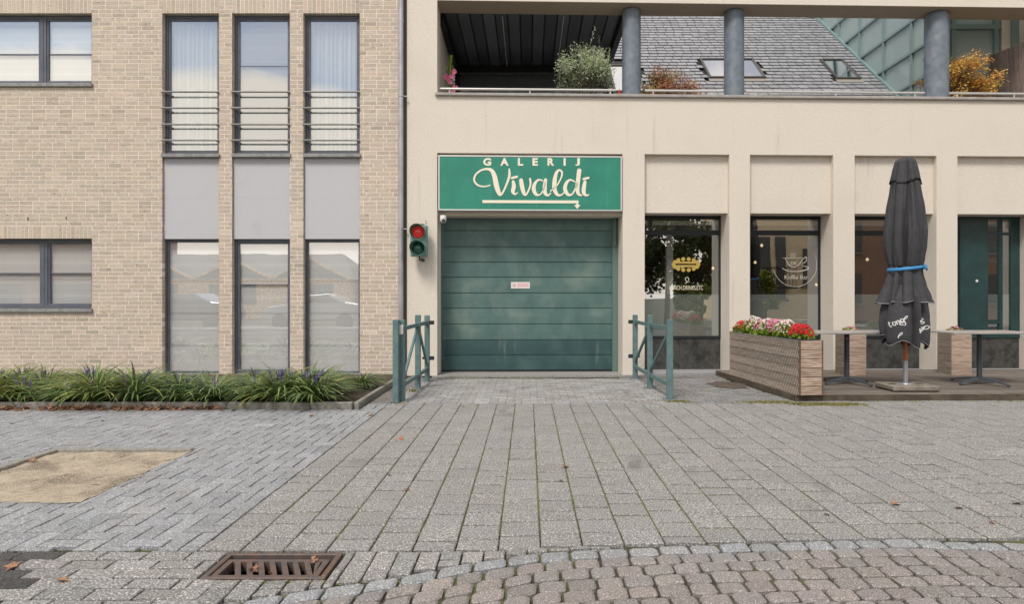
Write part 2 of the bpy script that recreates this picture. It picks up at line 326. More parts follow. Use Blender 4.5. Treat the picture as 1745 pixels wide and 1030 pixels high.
def subtract(r, obs):
    out = [r]
    for (a0, a1, b0, b1) in obs:
        nw = []
        for (x0, x1, y0, y1) in out:
            if x1 <= a0 or x0 >= a1 or y1 <= b0 or y0 >= b1: nw.append((x0, x1, y0, y1)); continue
            if x0 < a0: nw.append((x0, a0, y0, y1))
            if x1 > a1: nw.append((a1, x1, y0, y1))
            m0, m1 = max(x0, a0), min(x1, a1)
            if y0 < b0: nw.append((m0, m1, y0, b0))
            if y1 > b1: nw.append((m0, m1, b1, y1))
        out = nw
    return out
def paver(mb, x0, x1, y0, y1, gap, ch, zj=.0015, var=.10, hue=.02, jit=.0018, mul=1, rnded=0, mi=0):
    if x1-x0 < .035 or y1-y0 < .03: return
    gx = gap/2; x0 += gx+rnd.uniform(0, jit); x1 -= gx+rnd.uniform(0, jit); y0 += gx+rnd.uniform(0, jit); y1 -= gx+rnd.uniform(0, jit)
    z = rnd.uniform(-zj, zj); tx, ty = rnd.uniform(-zj, zj)*.8, rnd.uniform(-zj, zj)*.8
    def ring(i, zz, cr):
        pts = []
        for (cx, cy, sx, sy) in ((x0+i, y0+i, 1, 1), (x1-i, y0+i, -1, 1), (x1-i, y1-i, -1, -1), (x0+i, y1-i, 1, -1)):
            if cr > 0:
                a, b = (cx, cy+sy*cr), (cx+sx*cr, cy)
                md = (cx+sx*cr*.3, cy+sy*cr*.3)
                seq = [a, md, b] if (sx*sy > 0) else [b, md, a]
                pts += seq
            else: pts.append((cx, cy))
        return [(px_, py_, zz+tx*((px_-x0)/(x1-x0)*2-1)+ty*((py_-y0)/(y1-y0)*2-1)) for px_, py_ in pts]
    cr = rnded*min(x1-x0, y1-y0)*rnd.uniform(.6, 1.3) if rnded else 0
    A = ring(ch, z, cr*.8); B = ring(0, z-ch*.8, cr); D = [(a, b, -.03) for a, b, _ in B]
    n = len(A); k = 1+rnd.gauss(0, var); k = max(.6, min(1.35, k))*mul
    c = (k*(1+rnd.uniform(-hue, hue)), k, k*(1+rnd.uniform(-hue, hue)))
    mb.add(A+B+D, [list(range(n))]+[(j, j+n, (j+1) % n+n, (j+1) % n) for j in range(n)]+[(n+j, 2*n+j, 2*n+(j+1) % n, n+(j+1) % n) for j in range(n)], mi, c)

def lin(T, x):
    if x <= T[0][0]: return T[0][1]+(x-T[0][0])*(T[1][1]-T[0][1])/(T[1][0]-T[0][0])
    for (a, b), (c, d) in zip(T, T[1:]):
        if x <= c: return b+(d-b)*(x-a)/(c-a)
    return T[-1][1]+(x-T[-1][0])*(T[-1][1]-T[-2][1])/(T[-1][0]-T[-2][0])
def seam(x): return lin([(-9, 3.555), (-.3, 3.56), (.16, 3.625), (2.0, 3.75), (9, 3.77)], x)
SEAM = 3.56
XB = -1.745
PIT = (-4.165, -2.92, 4.40, 5.95)
GRATE = (-1.575, -.955, 3.195, 3.54)
# driveway slabs: columns running away from the street
mb = MB()
x = XB
while x < 12.5:
    w = .2265; y = seam(x+w/2)
    yb = 8.47 if x < 2.95 else 8.72
    first = rnd.uniform(.10, .28)
    while y < yb-.02:
        l = first if first else rnd.choice((.2265, .2265, .2265, .2265, .2265, .17, .255)); first = None
        y2 = min(y+l, yb)
        if yb-y2 < .06: y2 = yb
        paver(mb, x, x+w, y, y2-rnd.choice((.005, .008, .012, .016)), .0075 if rnd.random() < .8 else .011, .005, zj=.002, var=.035, hue=.012)
        y = y2
    x += w
slabs = struct(mb.build('driveway_slabs', SLAB))
g = MB(); g.box(XB, 7.0, 3.80, 8.45, -.022, -.010); struct(g.build('joint_moss', mk('mossy_joint', (.075, .072, .045), .98, var=(.05, .048, .035), vs=40, var2=(.12, .15, .035), vs2=1.5, v2=(.36, .55), bump=.5, bs=120, bd=.005)))
# blue-grey pavement in herringbone, left
mb = MB(); a = .1125
zone = (-9.5, XB-.002, SEAM, 8.05); bedk = (-9.6, -2.02, 7.93, 8.2)
nx0 = int(zone[0]/a)-1
for i in range(int((zone[1]-zone[0])/a)+4):
    for j in range(int((8.55-SEAM)/a)+3):
        k = (i-j) % 4
        X0 = zone[0]+i*a; Y0 = SEAM-.06+j*a
        if k == 0: r = (X0, X0+2*a, Y0, Y0+a)
        elif k == 3: r = (X0, X0+a, Y0, Y0+2*a)
        else: continue
        r = (max(r[0], zone[0]), min(r[1], zone[1]), max(r[2], SEAM), min(r[3], 8.47))
        if r[1]-r[0] < .03 or r[3]-r[2] < .03: continue
        for q in subtract(r, [PIT, (-9.6, -2.0, 8.02, 9)]): paver(mb, *q, .006, .004, var=.07, hue=.02, zj=.0022)
struct(mb.build('pavement', KLINK))
# entry strip between the barriers: small grey blocks in running bond
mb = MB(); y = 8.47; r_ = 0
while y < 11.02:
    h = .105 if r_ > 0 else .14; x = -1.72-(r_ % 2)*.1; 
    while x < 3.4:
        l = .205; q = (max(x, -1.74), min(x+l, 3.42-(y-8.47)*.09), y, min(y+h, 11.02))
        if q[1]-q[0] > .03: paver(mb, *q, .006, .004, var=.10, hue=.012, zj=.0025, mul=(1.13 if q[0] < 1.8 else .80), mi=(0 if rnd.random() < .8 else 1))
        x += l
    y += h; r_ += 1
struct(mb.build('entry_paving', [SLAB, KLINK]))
g = MB(); g.box(1.5, 3.4, 11.02, 11.6, -.022, -.004); g.box(-2.0, -1.742, 8.06, 11.3, -.022, -.006); struct(g.build('side_path', [mk('worn_asphalt', (.17, .165, .16), .95, var=(.12, .115, .11), vs=40, var2=(.09, .075, .055), vs2=1.2, v2=(.5, .7), bump=.6, bs=130, bd=.005, fleck=(.30, .28, .26), fs=160)]))
# street strip: klinkers left, blue border row along an arc, pinkish cobbles
def arc_y(x): return min(seam(x)-.012, lin([(-2.2, 2.62), (-.99, 3.09), (-.685, 3.21), (-.29, 3.40), (.04, 3.53), (.3, 3.575), (.9, 3.65), (2.0, 3.735), (2.54, 3.69), (5, 3.42)], x))
mb = MB(); y = SEAM-.012; row = 0
while y > 2.2:
    x = -4.2-(row % 2)*.11
    while x < .4:
        q0 = (x, x+.222, y-.112, y)
        if x > -1.58: break
        for q in subtract(q0, [GRATE]):
            dark = (q[0] < -2.52+.43*(SEAM-y)-rnd.uniform(0, .15))
            paver(mb, *q, .008, .005, var=.09, mul=(rnd.uniform(.20, .30) if dark else 1), zj=.003)
        x += .222
    y -= .113; row += 1
# upright klinkers right of the gully
x = -1.58
i = 0
while x < .75:
    y = seam(x+.05)-.012; first = .222 if i % 2 else .111
    while y > arc_y(x+.05)+.03:
        l = first; first = .222
        y0 = max(y-l, arc_y(x+.05)+.012)
        for q in subtract((x, x+.112, y0, y), [GRATE]): paver(mb, *q, .008, .005, var=.09, zj=.003, mul=.97)
        y -= l
    x += .1125; i += 1
struct(mb.build('gutter_paving', SLAB))
mb = MB()
for row in range(-4, 14):
    x = -1.9 if row >= 0 else 2.0
    while x < 5.0:
        w = rnd.uniform(.125, .155) if row else rnd.uniform(.14, .17)
        ym = arc_y(x+w/2)-.118*row
        if ym > 2.1 and ym < seam(x+w/2)-.005:
            # sheared block following the arc
            sl = (arc_y(x+w)-arc_y(x))/w
            mm = MB(); paver(mm, x, x+w, -.118, 0, .012, .011, zj=.003, var=.08, hue=.03, rnded=.19, mul=(.96 if row == 0 else 1), mi=(1 if row == 0 else 0))
            for vs_, in [(mm.v,)]:
                o_ = len(mb.v); mb.v += [(p[0]+rnd.uniform(-.002, .002), p[1]+ym+sl*(p[0]-x-w/2), p[2]) for p in vs_]
                for f_, c_, m_ in zip(mm.f, mm.c, mm.m): mb.f.append([q+o_ for q in f_]); mb.c.append(c_); mb.m.append(m_)
        x += w
struct(mb.build('street_cobbles', [COBB, KLINK]))
# tree pit filled with sand, kerb strips
mb = MB(); n = 26
V = [(PIT[0]+(PIT[1]-PIT[0])*i/n, PIT[2]+(PIT[3]-PIT[2])*j/n, -.012+.014*(math.sin(i*.7+j*.3)*.4+rnd.uniform(-.5, .5))*(0 if i in (0, n) or j in (0, n) else 1)) for j in range(n+1) for i in range(n+1)]
_q = []
for idx, p_ in enumerate(V):
    i, j = idx % (n+1), idx//(n+1); x_, y_, z_ = p_
    if i == n: x_ += rnd.uniform(-.005, .05)*(1.2 if 6 < j < 20 else .5); z_ = .0022
    if j == 0: y_ -= rnd.uniform(-.005, .05); z_ = .0022
    _q.append((x_, y_, z_))
V = _q
mb.add(V, [(j*(n+1)+i, j*(n+1)+i+1, (j+1)*(n+1)+i+1, (j+1)*(n+1)+i) for j in range(n) for i in range(n)])
struct(mb.build('sand_bed', SAND, smooth=True))
mb = MB(); mb.box(PIT[0]+.02, PIT[1]-.01, PIT[3]-.095, PIT[3]-.022, -.03, .014, cham=.006); mb.box(PIT[0]+.020, PIT[0]+.085, PIT[2], PIT[3]-.10, -.03, .014, cham=.006)
tag(mb.build('edging_strip', KERB), 'worn concrete edging round the sandy tree pit in the pavement', 'edging')

g = MB(); n=14; ring_ = [(3.02+.27*cos(t*6.283/n)*(1+.15*sin(t*2.3)), 10.2+.42*sin(t*6.283/n)*(1+.12*cos(t*3.1)), .006) for t in range(n)]; g.add([(3.02, 10.2, .016)]+ring_, [(0, k+1, (k+1) % n+1) for k in range(n)]); g.open = True; struct(g.build('soil_patch', mk('dry_soil', (.115, .09, .072), .98, var=(.08, .062, .05), vs=25, bump=.6, bs=70, bd=.01)))
# flower bed
g = MB(); g.box(-9.6, -2.10, 8.14, 11.38, -.02, .03); struct(g.build('soil', SOIL))
mb = MB(); x = -9.6
while x < -2.25:
    x2 = min(x+1.0, -2.10); mb.box(x+.003, x2-.003, 8.04, 8.13, -.03, .075, cham=.006, col=(rnd.uniform(.9, 1.1),)*3); x = x2
mb.box(-2.095, -2.035, 8.10, 11.3, -.03, .07, cham=.006)
tag(mb.build('bed_kerb', KERB), 'low concrete kerb round the planted bed before the brick wall', 'kerb')

# ------------------------------------------------------------------ left brick building
bb = thing('brick_building', 'beige brick apartment building with narrow tall windows and grey infill panels', 'building', (-6.5, YL, 0))
COLS = [(XL(276.5), XL(373)), (XL(395.5), XL(494)), (XL(517), XL(613))]
ZU0, ZU1 = ZL(262), ZL(22.5)
ZP1 = ZL(268.5); ZP0 = ZL(407)
WX0, WX1 = XL(-52), XL(156.5)
ZA0, ZA1 = ZL(142), ZL(22.5); ZB0, ZB1 = ZL(526), ZL(407)
BH, BW = .0705, .2235; WT = 7.3; WLX = -11.5; WRX = XL(681)+.05
holes = [(a, b, 0.02, ZU1) for a, b in COLS]+[(WX0, WX1, ZA0-.06, ZA1), (WX0, WX1, ZB0-.075, ZB1)]
sold = [(a, b, ZU1, ZU1+.235) for a, b in COLS]+[(WX0, WX1, ZA1, ZA1+.235), (WX0, WX1, ZB1, ZB1+.218)]
mb = MB()
def tintb():
    k = rnd.gauss(1, .055); r = rnd.random()
    if r < .05: k *= .86
    elif r > .95: k *= 1.08
    return (k*(1+rnd.uniform(-.03, .03)), k, k*(1+rnd.uniform(-.04, .03)))
row = 0; z = .0
while z < WT:
    x = WLX-(row % 2)*.112-rnd.choice((0, 0, .056, .112))
    while x < WRX:
        r = (max(x, WLX), min(x+BW, WRX), z, z+BH)
        if r[1]-r[0] > .02:
            tc_ = tintb()
            for q in subtract(r, holes+sold):
                if q[1]-q[0] > .015 and q[3]-q[2] > .015:
                    fj = rnd.uniform(0, .0025)
                    e0 = .0058 if abs(q[0]-r[0]) < 1e-6 else 0; e1 = .0058 if abs(q[1]-r[1]) < 1e-6 else 0
                    mb.box(q[0]+e0, q[1]-e1, YL-.0015-fj*.6, YL+.1, q[2]+.0056, q[3]-.0056, 0, tc_)
        x += BW
    z += BH; row += 1
for (a, b, z0, z1) in sold:
    n = round((b-a)/.0715); w = (b-a)/n
    for i in range(n): mb.box(a+i*w+.0055, a+(i+1)*w-.0055, YL-.002-rnd.uniform(0, .002), YL+.1, z0+.003, z1-.006, 0, tintb())
# mortar body: split around the openings
for q in subtract((WLX, WRX-.004, 0, WT), [(a-.006, b+.006, c, d+.004) for a, b, c, d in holes]):
    mb.box(q[0], q[1], YL, YL+.36, q[2], q[3], 1)
mb.box(WLX-.02, WRX, YL+.36, YL+.38, WT-.3, WT+2.5, 1); mb.box(WLX, WRX-.004, YL-.003, YL+.36, WT, 10.5, 0)
mb.build('wall', [BRICK, MORTAR], bb)
def window(parent, a, b, z0, z1, Y, fw, glassm, frame=ANTH, bars=(), mull=None, sill=None, inner=None, innermat=None, blindgap=.05, sashw=.03, name='window', skip_inner=(), barh=.012):
    mb = MB(); d0, d1 = Y, Y+.07
    mb.box(a, a+fw, d0, d1, z0, z1); mb.box(b-fw, b, d0, d1, z0, z1); mb.box(a+fw, b-fw, d0, d1, z1-fw, z1); mb.box(a+fw, b-fw, d0, d1, z0, z0+fw)
    xs = [(a+fw, b-fw)]
    if mull is not None:
        mb.box(mull-.055, mull+.055, d0+.002, d1, z0+fw, z1-fw); mb.box(mull-.008, mull+.008, d0-.004, d0+.004, z0+fw, z1-fw)
        xs = [(a+fw, mull-.055), (mull+.055, b-fw)]
    for (p, q) in xs:                       # sash frame set back a little, and glazing bars
        s_ = sashw; e0, e1 = z0+fw, z1-fw
        mb.box(p, p+s_, d0+.015, d1, e0, e1); mb.box(q-s_, q, d0+.015, d1, e0, e1); mb.box(p+s_, q-s_, d0+.015, d1, e1-s_, e1); mb.box(p+s_, q-s_, d0+.015, d1, e0, e0+s_)
        for zb in bars: mb.box(p+s_, q-s_, d0+.028, d0+.06, zb-barh, zb+barh)
    w = mb.build(name, frame, parent, bevel=.003)
    for (p, q) in xs:
        g = MB(); g.quad(p+sashw-.004, q-sashw+.004, d0+.036, z0+fw+sashw-.004, z1-fw-sashw+.004)
        g.build('pane', glassm, w)
        if inner == 'curtain':
            g = MB(); n = 90; V = []
            for i in range(n+1):
                X = p+(q-p)*i/n; yy = Y+.12+.034*sin(i*2*pi/8.2+.8*sin(i*.31))
                V += [(X, yy, z0+.02), (X, yy, z1-.02)]
            g.add(V, [(2*i, 2*i+2, 2*i+3, 2*i+1) for i in range(n)]); g.build('curtain', CURT, w, smooth='all')
        elif inner == 'blind':
            g = MB(); n = int((z1-z0)/.0455); h = (z1-z0)/n
            for i in range(n):
                zz = z0+i*h; k = 1+(.008 if i % 2 else -.008)
                if i % 6 == 4: k = 1.10 if i % 12 == 4 else .82
                g.add([(p, Y+.064, zz), (q, Y+.064, zz), (q, Y+.064+(.001 if i % 2 else -.001), zz+h), (p, Y+.064+(.001 if i % 2 else -.001), zz+h)], [(0, 1, 2, 3)], 0, (k, k, k))
            g.build('blind', innermat or BLIND, w)
    if sill:
        g = MB(); g.box(a-.012 if sill > 1 else a, b+.02, YL-.045, Y+.03, z0-.062, z0-.004, cham=.003)
        g.build('sill', BLUEST, w)
    return w
YW = YL+.10
for i, (a, b) in enumerate(COLS):
    w = window(bb, a, b, ZU0, ZU1, YW, .045, GL_UP, inner='curtain' if i != 1 else 'blind', innermat=BLINDD, sill=1, sashw=.035, bars=() if i != 1 else (ZL(108),), barh=.006)
    # balustrade of four bars
    r = MB()
    for py in (157, 184.5, 212.5, 239.5):
        z = ZL(py); r.tube([(a-.005, YL-.02, z), (b+.005, YL-.02, z)], .0155, 8)
        r.box(a+.03, a+.055, YL-.02, YW+.005, z-.012, z+.012); r.box(b-.05, b-.025, YL-.02, YW+.005, z-.012, z+.012)
    r.build('balustrade', STEEL, bb, smooth=True)
    # infill panel
    p = MB(); p.box(a+.005, b-.005, YL+.045, YL+.3, ZP0+.0, ZP1-.0); p.box(a+.005, b-.005, YL+.0435, YL+.05, ZL(336)-.0025, ZL(336)+.0025)
    p.build('infill_panel', PANELG, bb)
    window(bb, a, b, .02, ZP0-.003, YW, .028 if i != 1 else .042, GL_LO, inner='blind', sashw=.022 if i != 1 else .035, bars=() if i != 1 else (ZL(485),), barh=.006)
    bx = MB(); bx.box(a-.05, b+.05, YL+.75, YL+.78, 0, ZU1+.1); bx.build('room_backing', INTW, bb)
window(bb, WX0, WX1, ZA0, ZA1, YW, .05, GL_UP, mull=XL(66), bars=(ZL(88),), inner='blind', sill=1)
window(bb, WX0, WX1, ZB0, ZB1, YW, .05, GL_LO, mull=XL(68), bars=(ZL(466),), inner='blind', sill=1)
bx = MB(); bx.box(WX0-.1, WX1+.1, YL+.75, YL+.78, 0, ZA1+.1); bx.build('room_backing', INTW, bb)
bx = MB(); bx.box(WLX, WRX, YL+.38, YL+.75, ZL(268.5), ZL(268.5)+.2); bx.build('floor_slab', INTW, bb)
for px, py in ((48, 373), (113, 372)):
    v = MB(); v.box(XL(px)-.005, XL(px)+.005, YL-.012, YL+.01, ZL(py)-.025, ZL(py)+.025); v.build('vent_slot', DARKM, bb)

# ------------------------------------------------------------------ pale rendered building (own frame, turned slightly)
gb = thing('rendered_building', 'cream rendered building with terrace loggia above a shuttered garage entrance', 'building', (U(1200), 0, 0), M_R)
def zz(py, px=1100): return ZR(px, py)
Z_SOF = ZR(1100, 4.5); Z_PAR = ZR(1100, 166.5); Z_BEAM = ZR(1100, 262.5); Z_LIN = ZR(1170, 362)
PIER = [(691.5, 745), (1061, 1098.5), (1243, 1278), (1420, 1456.3), (1596, 1631.5), (1773, 1808), (1950, 1985)]
UE = U(1985)+3
mb = MB(); T = .52
u0, u1 = U(PIER[0][0])+.02, U(PIER[0][1])
mb.box(u0, u1, 0, T, 0, Z_SOF+1.9)
for a, b in PIER[1:]: mb.box(U(a), U(b), 0, T, 0, Z_BEAM)
mb.box(U(1985), UE, 0, T, 0, Z_BEAM)
mb.box(u1, UE, 0, .30, Z_BEAM, Z_PAR)                 # parapet band
mb.box(u1, UE, .30, T, Z_BEAM, Z_PAR-.85)
mb.box(u1, UE, 0.0, T, Z_SOF+.004, Z_SOF+1.9)               # band over the loggia
mb.box(u1, U(1061), .16, T, ZR(900, 366), Z_BEAM)       # behind the sign
op = [(PIER[i][1], PIER[i+1][0]) for i in range(1, 6)]
for a, b in op: mb.box(U(a), U(b), .10, T, Z_LIN, Z_BEAM)
# side of wall that carries the terrace back
mb.box(u0, u1-.02, T, 3.6, 3.7, Z_SOF+1.9)
wall = mb.build('wall', STUCCO, gb)
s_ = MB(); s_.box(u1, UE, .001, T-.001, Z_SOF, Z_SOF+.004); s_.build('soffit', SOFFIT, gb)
s_ = MB(); s_.box(u1-.03, UE, -.05, .34, Z_PAR, Z_PAR+.05, cham=.008); s_.build('coping', mk('coping_stone', (.36, .34, .32), .7, var=(.30, .28, .26), vs=8), gb)
s_ = MB(); s_.box(u1-.02, UE, .52, 4.2, 3.55, 3.7); s_.build('terrace_floor', CONC, gb)
# loggia columns
for a, b in ((1060, 1092), (1234, 1267.5), (1577, 1614.5), (1935, 1975)):
    v = .31; ua, ub = U(a, v), U(b, v); r = (ub-ua)/2*.985
    c = MB(); c.lathe([(r, Z_PAR+.05), (r, Z_SOF-.012), (r-.012, Z_SOF-.003)], ((ua+ub)/2, v, 0), 40); c.build('column', COLM, gb, smooth=True)
for a, b, posts in ((750, 1050, (766, 903, 1040)), (1099, 1231, (1113, 1213)), (1271, 1575, (1288, 1424, 1559)), (1617, 1930, (1631, 1728, 1850))):
    v = .10; r = MB(); zr = ZR(900, 152.5, v)
    r.tube([(U(a, v), v, zr), (U(b, v), v, zr)], .021, 10)
    for p in posts: r.tube([(U(p, v), v, Z_PAR+.045), (U(p, v), v, zr)], .011, 8)
    if a > 1050: r.tube([(U(a, v), v+.15, zr-.055), (U(b, v), v+.15, zr-.055)], .008, 6)
    r.build('railing', ALU, gb, smooth=True)
# zinc downpipe at the joint of the two buildings
d = MB(); up = U(684.5); pz = (0.25, 8.2)
d.tube([(up, -.075, pz[0]), (up, -.075, pz[1])], .040, 16)
for py in (166, 391): z = ZR(684, py); d.tube([(up, -.075, z-.012), (up, -.075, z+.012)], .047, 16); d.box(up+.03, up+.10, -.08, -.06, z-.008, z+.008)
for py in (40,): d.tube([(up, -.075, ZR(684, py)), (up, -.075, ZR(684, py)+.05)], .043, 16)
d.build('downpipe', ZINC, gb, smooth=True)
j = MB(); j.box(up+.02, u0-.0, .012, .3, 0, 8.2); j.build('joint_strip', mk('joint_mastic', (.10, .085, .07), .9), gb)

# garage door
DV = .50; da, db_ = U(752.5, DV), U(1043, DV)
door = MB(); door.box(da, db_, DV+.045, DV+.06, .02, ZR(900, 366, DV))
edges = [ZR(900, y, DV) for y in (366, 393, 421, 447, 473, 500, 526, 553, 580, 606, 632)]
tn = [1.12, 1.08, 1.12, 1.06, 1.04, 1.05, 1.08, 1.02, .52, .54]
for i in range(len(edges)-1):
    z1, z0 = edges[i], edges[i+1]; k = tn[i]; cc = (k*(.75 if i > 7 else 1.05), k, k*(1.07 if i > 7 else .98))
    h = z1-z0; prof = [(0, z0+.004), (-.014, z0+.012), (-.017, z0+h*.5), (-.014, z1-.012), (0, z1-.004)]
    V = []
    for yy, z in prof: V += [(da, DV+.045+yy, z), (db_, DV+.045+yy, z)]
    door.add(V, [(2*k2, 2*k2+1, 2*k2+3, 2*k2+2) for k2 in range(4)], 0, cc)
gd = door.build('garage_door', DOORG, gb)
s_ = MB(); s_.box(da, db_, DV+.02, DV+.05, -.005, edges[-1]+.004); s_.build('bottom_seal', BLACKR, gd)
s_ = MB(); s_.box(da+.0, da+.03, DV+.005, DV+.03, ZR(752, 448, DV), ZR(752, 374, DV)); s_.box(da, da+.13, DV+.012, DV+.03, ZR(752, 421, DV)-.006, ZR(752, 421, DV)+.006); s_.build('hinge_plate', GUIDE, gd)
s_ = MB(); s_.box(da-.075, da-.003, .36, DV+.05, 0, ZR(745, 367)); s_.build('door_jamb', ALU, gb)
s_ = MB(); s_.box(db_+.002, db_+.10, DV-.03, DV+.05, 0, ZR(1050, 367, DV)); s_.tube([(db_+.045, DV-.045, ZR(1050, 420, DV)), (db_+.045, DV-.045, ZR(1050, 370, DV))], .03, 10); s_.build('door_guide', GUIDE, gb)
s_ = MB(); s_.box(da-.1, db_+.14, -.12, DV+.02, -.03, .006)
s_.build('threshold', mk('threshold_stone', (.36, .35, .33), .85, var=(.26, .25, .24), vs=40, fleck=(.12, .12, .11), fs=70, bump=.5, bs=120), gb)
# notice on the door
n_ = thing('door_notice', 'small white and pink no parking notice stuck on the green garage door', 'notice', (U(887, DV), DV, ZR(887, 487, DV)), M_R)
a, b = U(870.8, DV), U(903, DV); z0, z1 = ZR(887, 492, DV), ZR(887, 481, DV); yy = DV+.019
m_ = MB(); m_.box(a, b, yy, yy+.006, z0, z1); m_.build('plate', WHITEP, n_)
m_ = MB()
for k in range(2): m_.box(a+.11, b-.022, yy-.002, yy+.001, z1-.035-k*.036-.012, z1-.035-k*.036+.014)
m_.build('lettering', PINKS, n_)
m_ = MB(); cx, cz = a+.055, (z0+z1)/2
for k in range(16):
    t0, t1 = 2*pi*k/16, 2*pi*(k+1)/16
    m_.add([(cx+.036*cos(t0), yy-.002, cz+.036*sin(t0)), (cx+.036*cos(t1), yy-.002, cz+.036*sin(t1)), (cx+.027*cos(t1), yy-.002, cz+.027*sin(t1)), (cx+.027*cos(t0), yy-.002, cz+.027*sin(t0))], [(0, 1, 2, 3)])
m_.build('symbol_ring', PINKS, n_)
m_ = MB(); m_.bar((cx-.014, yy-.003, cz-.008), (cx+.006, yy-.003, cz-.006), .002, .008); m_.bar((cx+.004, yy-.003, cz-.008), (cx+.012, yy-.003, cz+.016), .002, .009); m_.build('symbol', DARKM, n_)

# ------------------------------------------------------------------ sign
sg = thing('shop_sign', 'green illuminated gallery sign with cream script above the garage door', 'sign', (U(903), -.02, ZR(903, 360)), M_R)
SV = -.03
def SP(cx, cy, v=SV):                 # sign coordinates measured on the enlarged photograph
    px, py = 680+cx/4.2925, 240+cy/4.2925; return (U(px, v), ZR(px, py, v))
a, z1 = SP(286, 104); b, _ = SP(1632, 104); _, z0 = SP(900, 512)
m_ = MB(); m_.box(a, b, SV+.012, .155, z0, z1); bw = .026
m_.box(a, a+bw, SV, SV+.012, z0, z1); m_.box(b-bw, b, SV, SV+.012, z0, z1); m_.box(a+bw, b-bw, SV, SV+.012, z1-bw, z1); m_.box(a+bw, b-bw, SV, SV+.012, z0, z0+bw*.8)
m_.build('frame', ALU, sg, bevel=.003)
m_ = MB(); m_.box(a+bw, b-bw, SV+.006, SV+.0118, z0+bw*.8, z1-bw); m_.build('board', SIGNG, sg)
def catmull(P, n=7):
    out = []
    for i in range(len(P)-1):
        p0, p1, p2, p3 = P[max(i-1, 0)], P[i], P[i+1], P[min(i+2, len(P)-1)]
        for k in range(n):
            t = k/n; out.append(tuple(.5*((2*b)+(-a+c)*t+(2*a-5*b+4*c-d)*t*t+(-a+3*b-3*c+d)*t**3) for a, b, c, d in zip(p0, p1, p2, p3)))
    return out+[P[-1]]
def stroke(mb, P, M2, v, mi=0, lift=0, scale=1.0):       # brush stroke with changing width, rounded ends
    Q = catmull(P); L_, R_ = [], []
    for i, (x, y, w) in enumerate(Q):
        a, b = Q[max(i-1, 0)], Q[min(i+1, len(Q)-1)]; dx, dy = b[0]-a[0], b[1]-a[1]; l = math.hypot(dx, dy) or 1
        nx, ny = -dy/l, dx/l; w = max(w, .5)*scale
        L_.append((x+nx*w/2, y+ny*w/2)); R_.append((x-nx*w/2, y-ny*w/2))
    def P3(q, vv): u, z = M2(*q); return (u, vv, z)
    for i in range(len(Q)-1):
        A = [P3(L_[i], v), P3(L_[i+1], v), P3(R_[i+1], v), P3(R_[i], v)]; B = [(p[0], p[1]+.004, p[2]) for p in A]
        mb.add(A+B, [(0, 1, 2, 3), (0, 4, 5, 1), (3, 2, 6, 7)], mi)
    for (x, y, w) in (Q[0], Q[-1]):
        A = [P3((x+w*scale/2*cos(2*pi*k/12), y+w*scale/2*sin(2*pi*k/12)), v-.0003) for k in range(12)]; mb.add(A, [list(range(12))], mi)
LET = {
 'V': [[(665,325,8),(630,334,9),(590,330,11),(560,310,12),(549,280,12),(563,245,12),(600,216,12),(645,206,15),(680,220,24),(700,265,30),(712,325,32),(728,375,27),(742,396,15),(762,372,12),(788,315,13),(807,255,16),(806,208,10)]],
 'i': [[(826,272,15),(862,263,15)], [(835,298,18),(840,335,26),(833,370,24),(848,391,12),(868,378,5)]],
 'v': [[(893,288,24),(900,335,27),(913,382,22),(928,395,13),(948,362,11),(962,315,12),(958,278,13)]],
 'a': [[(1050,292,8),(1022,286,12),(997,308,18),(985,350,25),(1000,390,20),(1030,394,9),(1055,360,9),(1070,300,12)], [(1072,286,20),(1066,335,26),(1068,380,24),(1088,400,13),(1110,382,7)]],
 'l': [[(1108,368,8),(1150,332,9),(1184,275,10),(1192,232,12),(1172,214,13),(1150,238,20),(1138,295,27),(1138,355,27),(1158,394,19),(1188,396,10),(1214,370,7)]],
 'd': [[(1285,300,8),(1252,286,12),(1225,308,20),(1214,352,25),(1234,392,20),(1264,392,11),(1290,350,11),(1305,300,14)], [(1318,218,28),(1310,285,27),(1304,345,27),(1312,388,20),(1335,400,9)]],
 'i2': [[(1350,280,15),(1385,271,15)], [(1360,300,20),(1352,345,26),(1352,382,24),(1370,400,13),(1388,394,7)]]}
for i, k in enumerate(LET):
    m_ = MB(); m_.open = True
    for st in LET[k]: stroke(m_, st, lambda x, y: SP(x, y), SV-.0005-.0006*i, scale=1.14)
    m_.build('script_letter', CREAM, sg)
def textmesh(s, bold=0.0, space=1.0):
    cu = bpy.data.curves.new('t', 'FONT'); cu.body = s; cu.size = 1; cu.offset = bold; cu.space_character = space
    ob = bpy.data.objects.new('t', cu); C.objects.link(ob); dg = bpy.context.evaluated_depsgraph_get(); me = ob.evaluated_get(dg).to_mesh()
    V = [(v.co.x, v.co.y) for v in me.vertices]; Fs = [list(p.vertices) for p in me.polygons]
    bpy.data.objects.remove(ob); bpy.data.curves.remove(cu); return V, Fs
def put_text(mb, s, x0, x1, z0, z1, v, bold=.02, mi=0, mapf=None, thick=0):
    V, Fs = textmesh(s, bold); xa, xb = min(p[0] for p in V), max(p[0] for p in V); ya, yb = min(p[1] for p in V), max(p[1] for p in V)
    W = []
    for x, y in V:
        a, b = x0+(x-xa)/(xb-xa)*(x1-x0), z0+(y-ya)/(yb-ya)*(z1-z0)
        W.append(mapf(a, b) if mapf else (a, v, b))
    mb.add(W, Fs, mi)
for ch, xc, w in (('G', 645, 58), ('A', 771, 62), ('L', 889, 40), ('E', 996, 40), ('R', 1111, 50), ('I', 1211, 16), ('J', 1306, 34)):
    m_ = MB(); m_.open = True; p0 = SP(xc-w/2, 182); p1 = SP(xc+w/2, 126); put_text(m_, ch, p0[0], p1[0], p0[1], p1[1], SV, .045); m_.build('capital_letter', CREAM, sg)
m_ = MB()
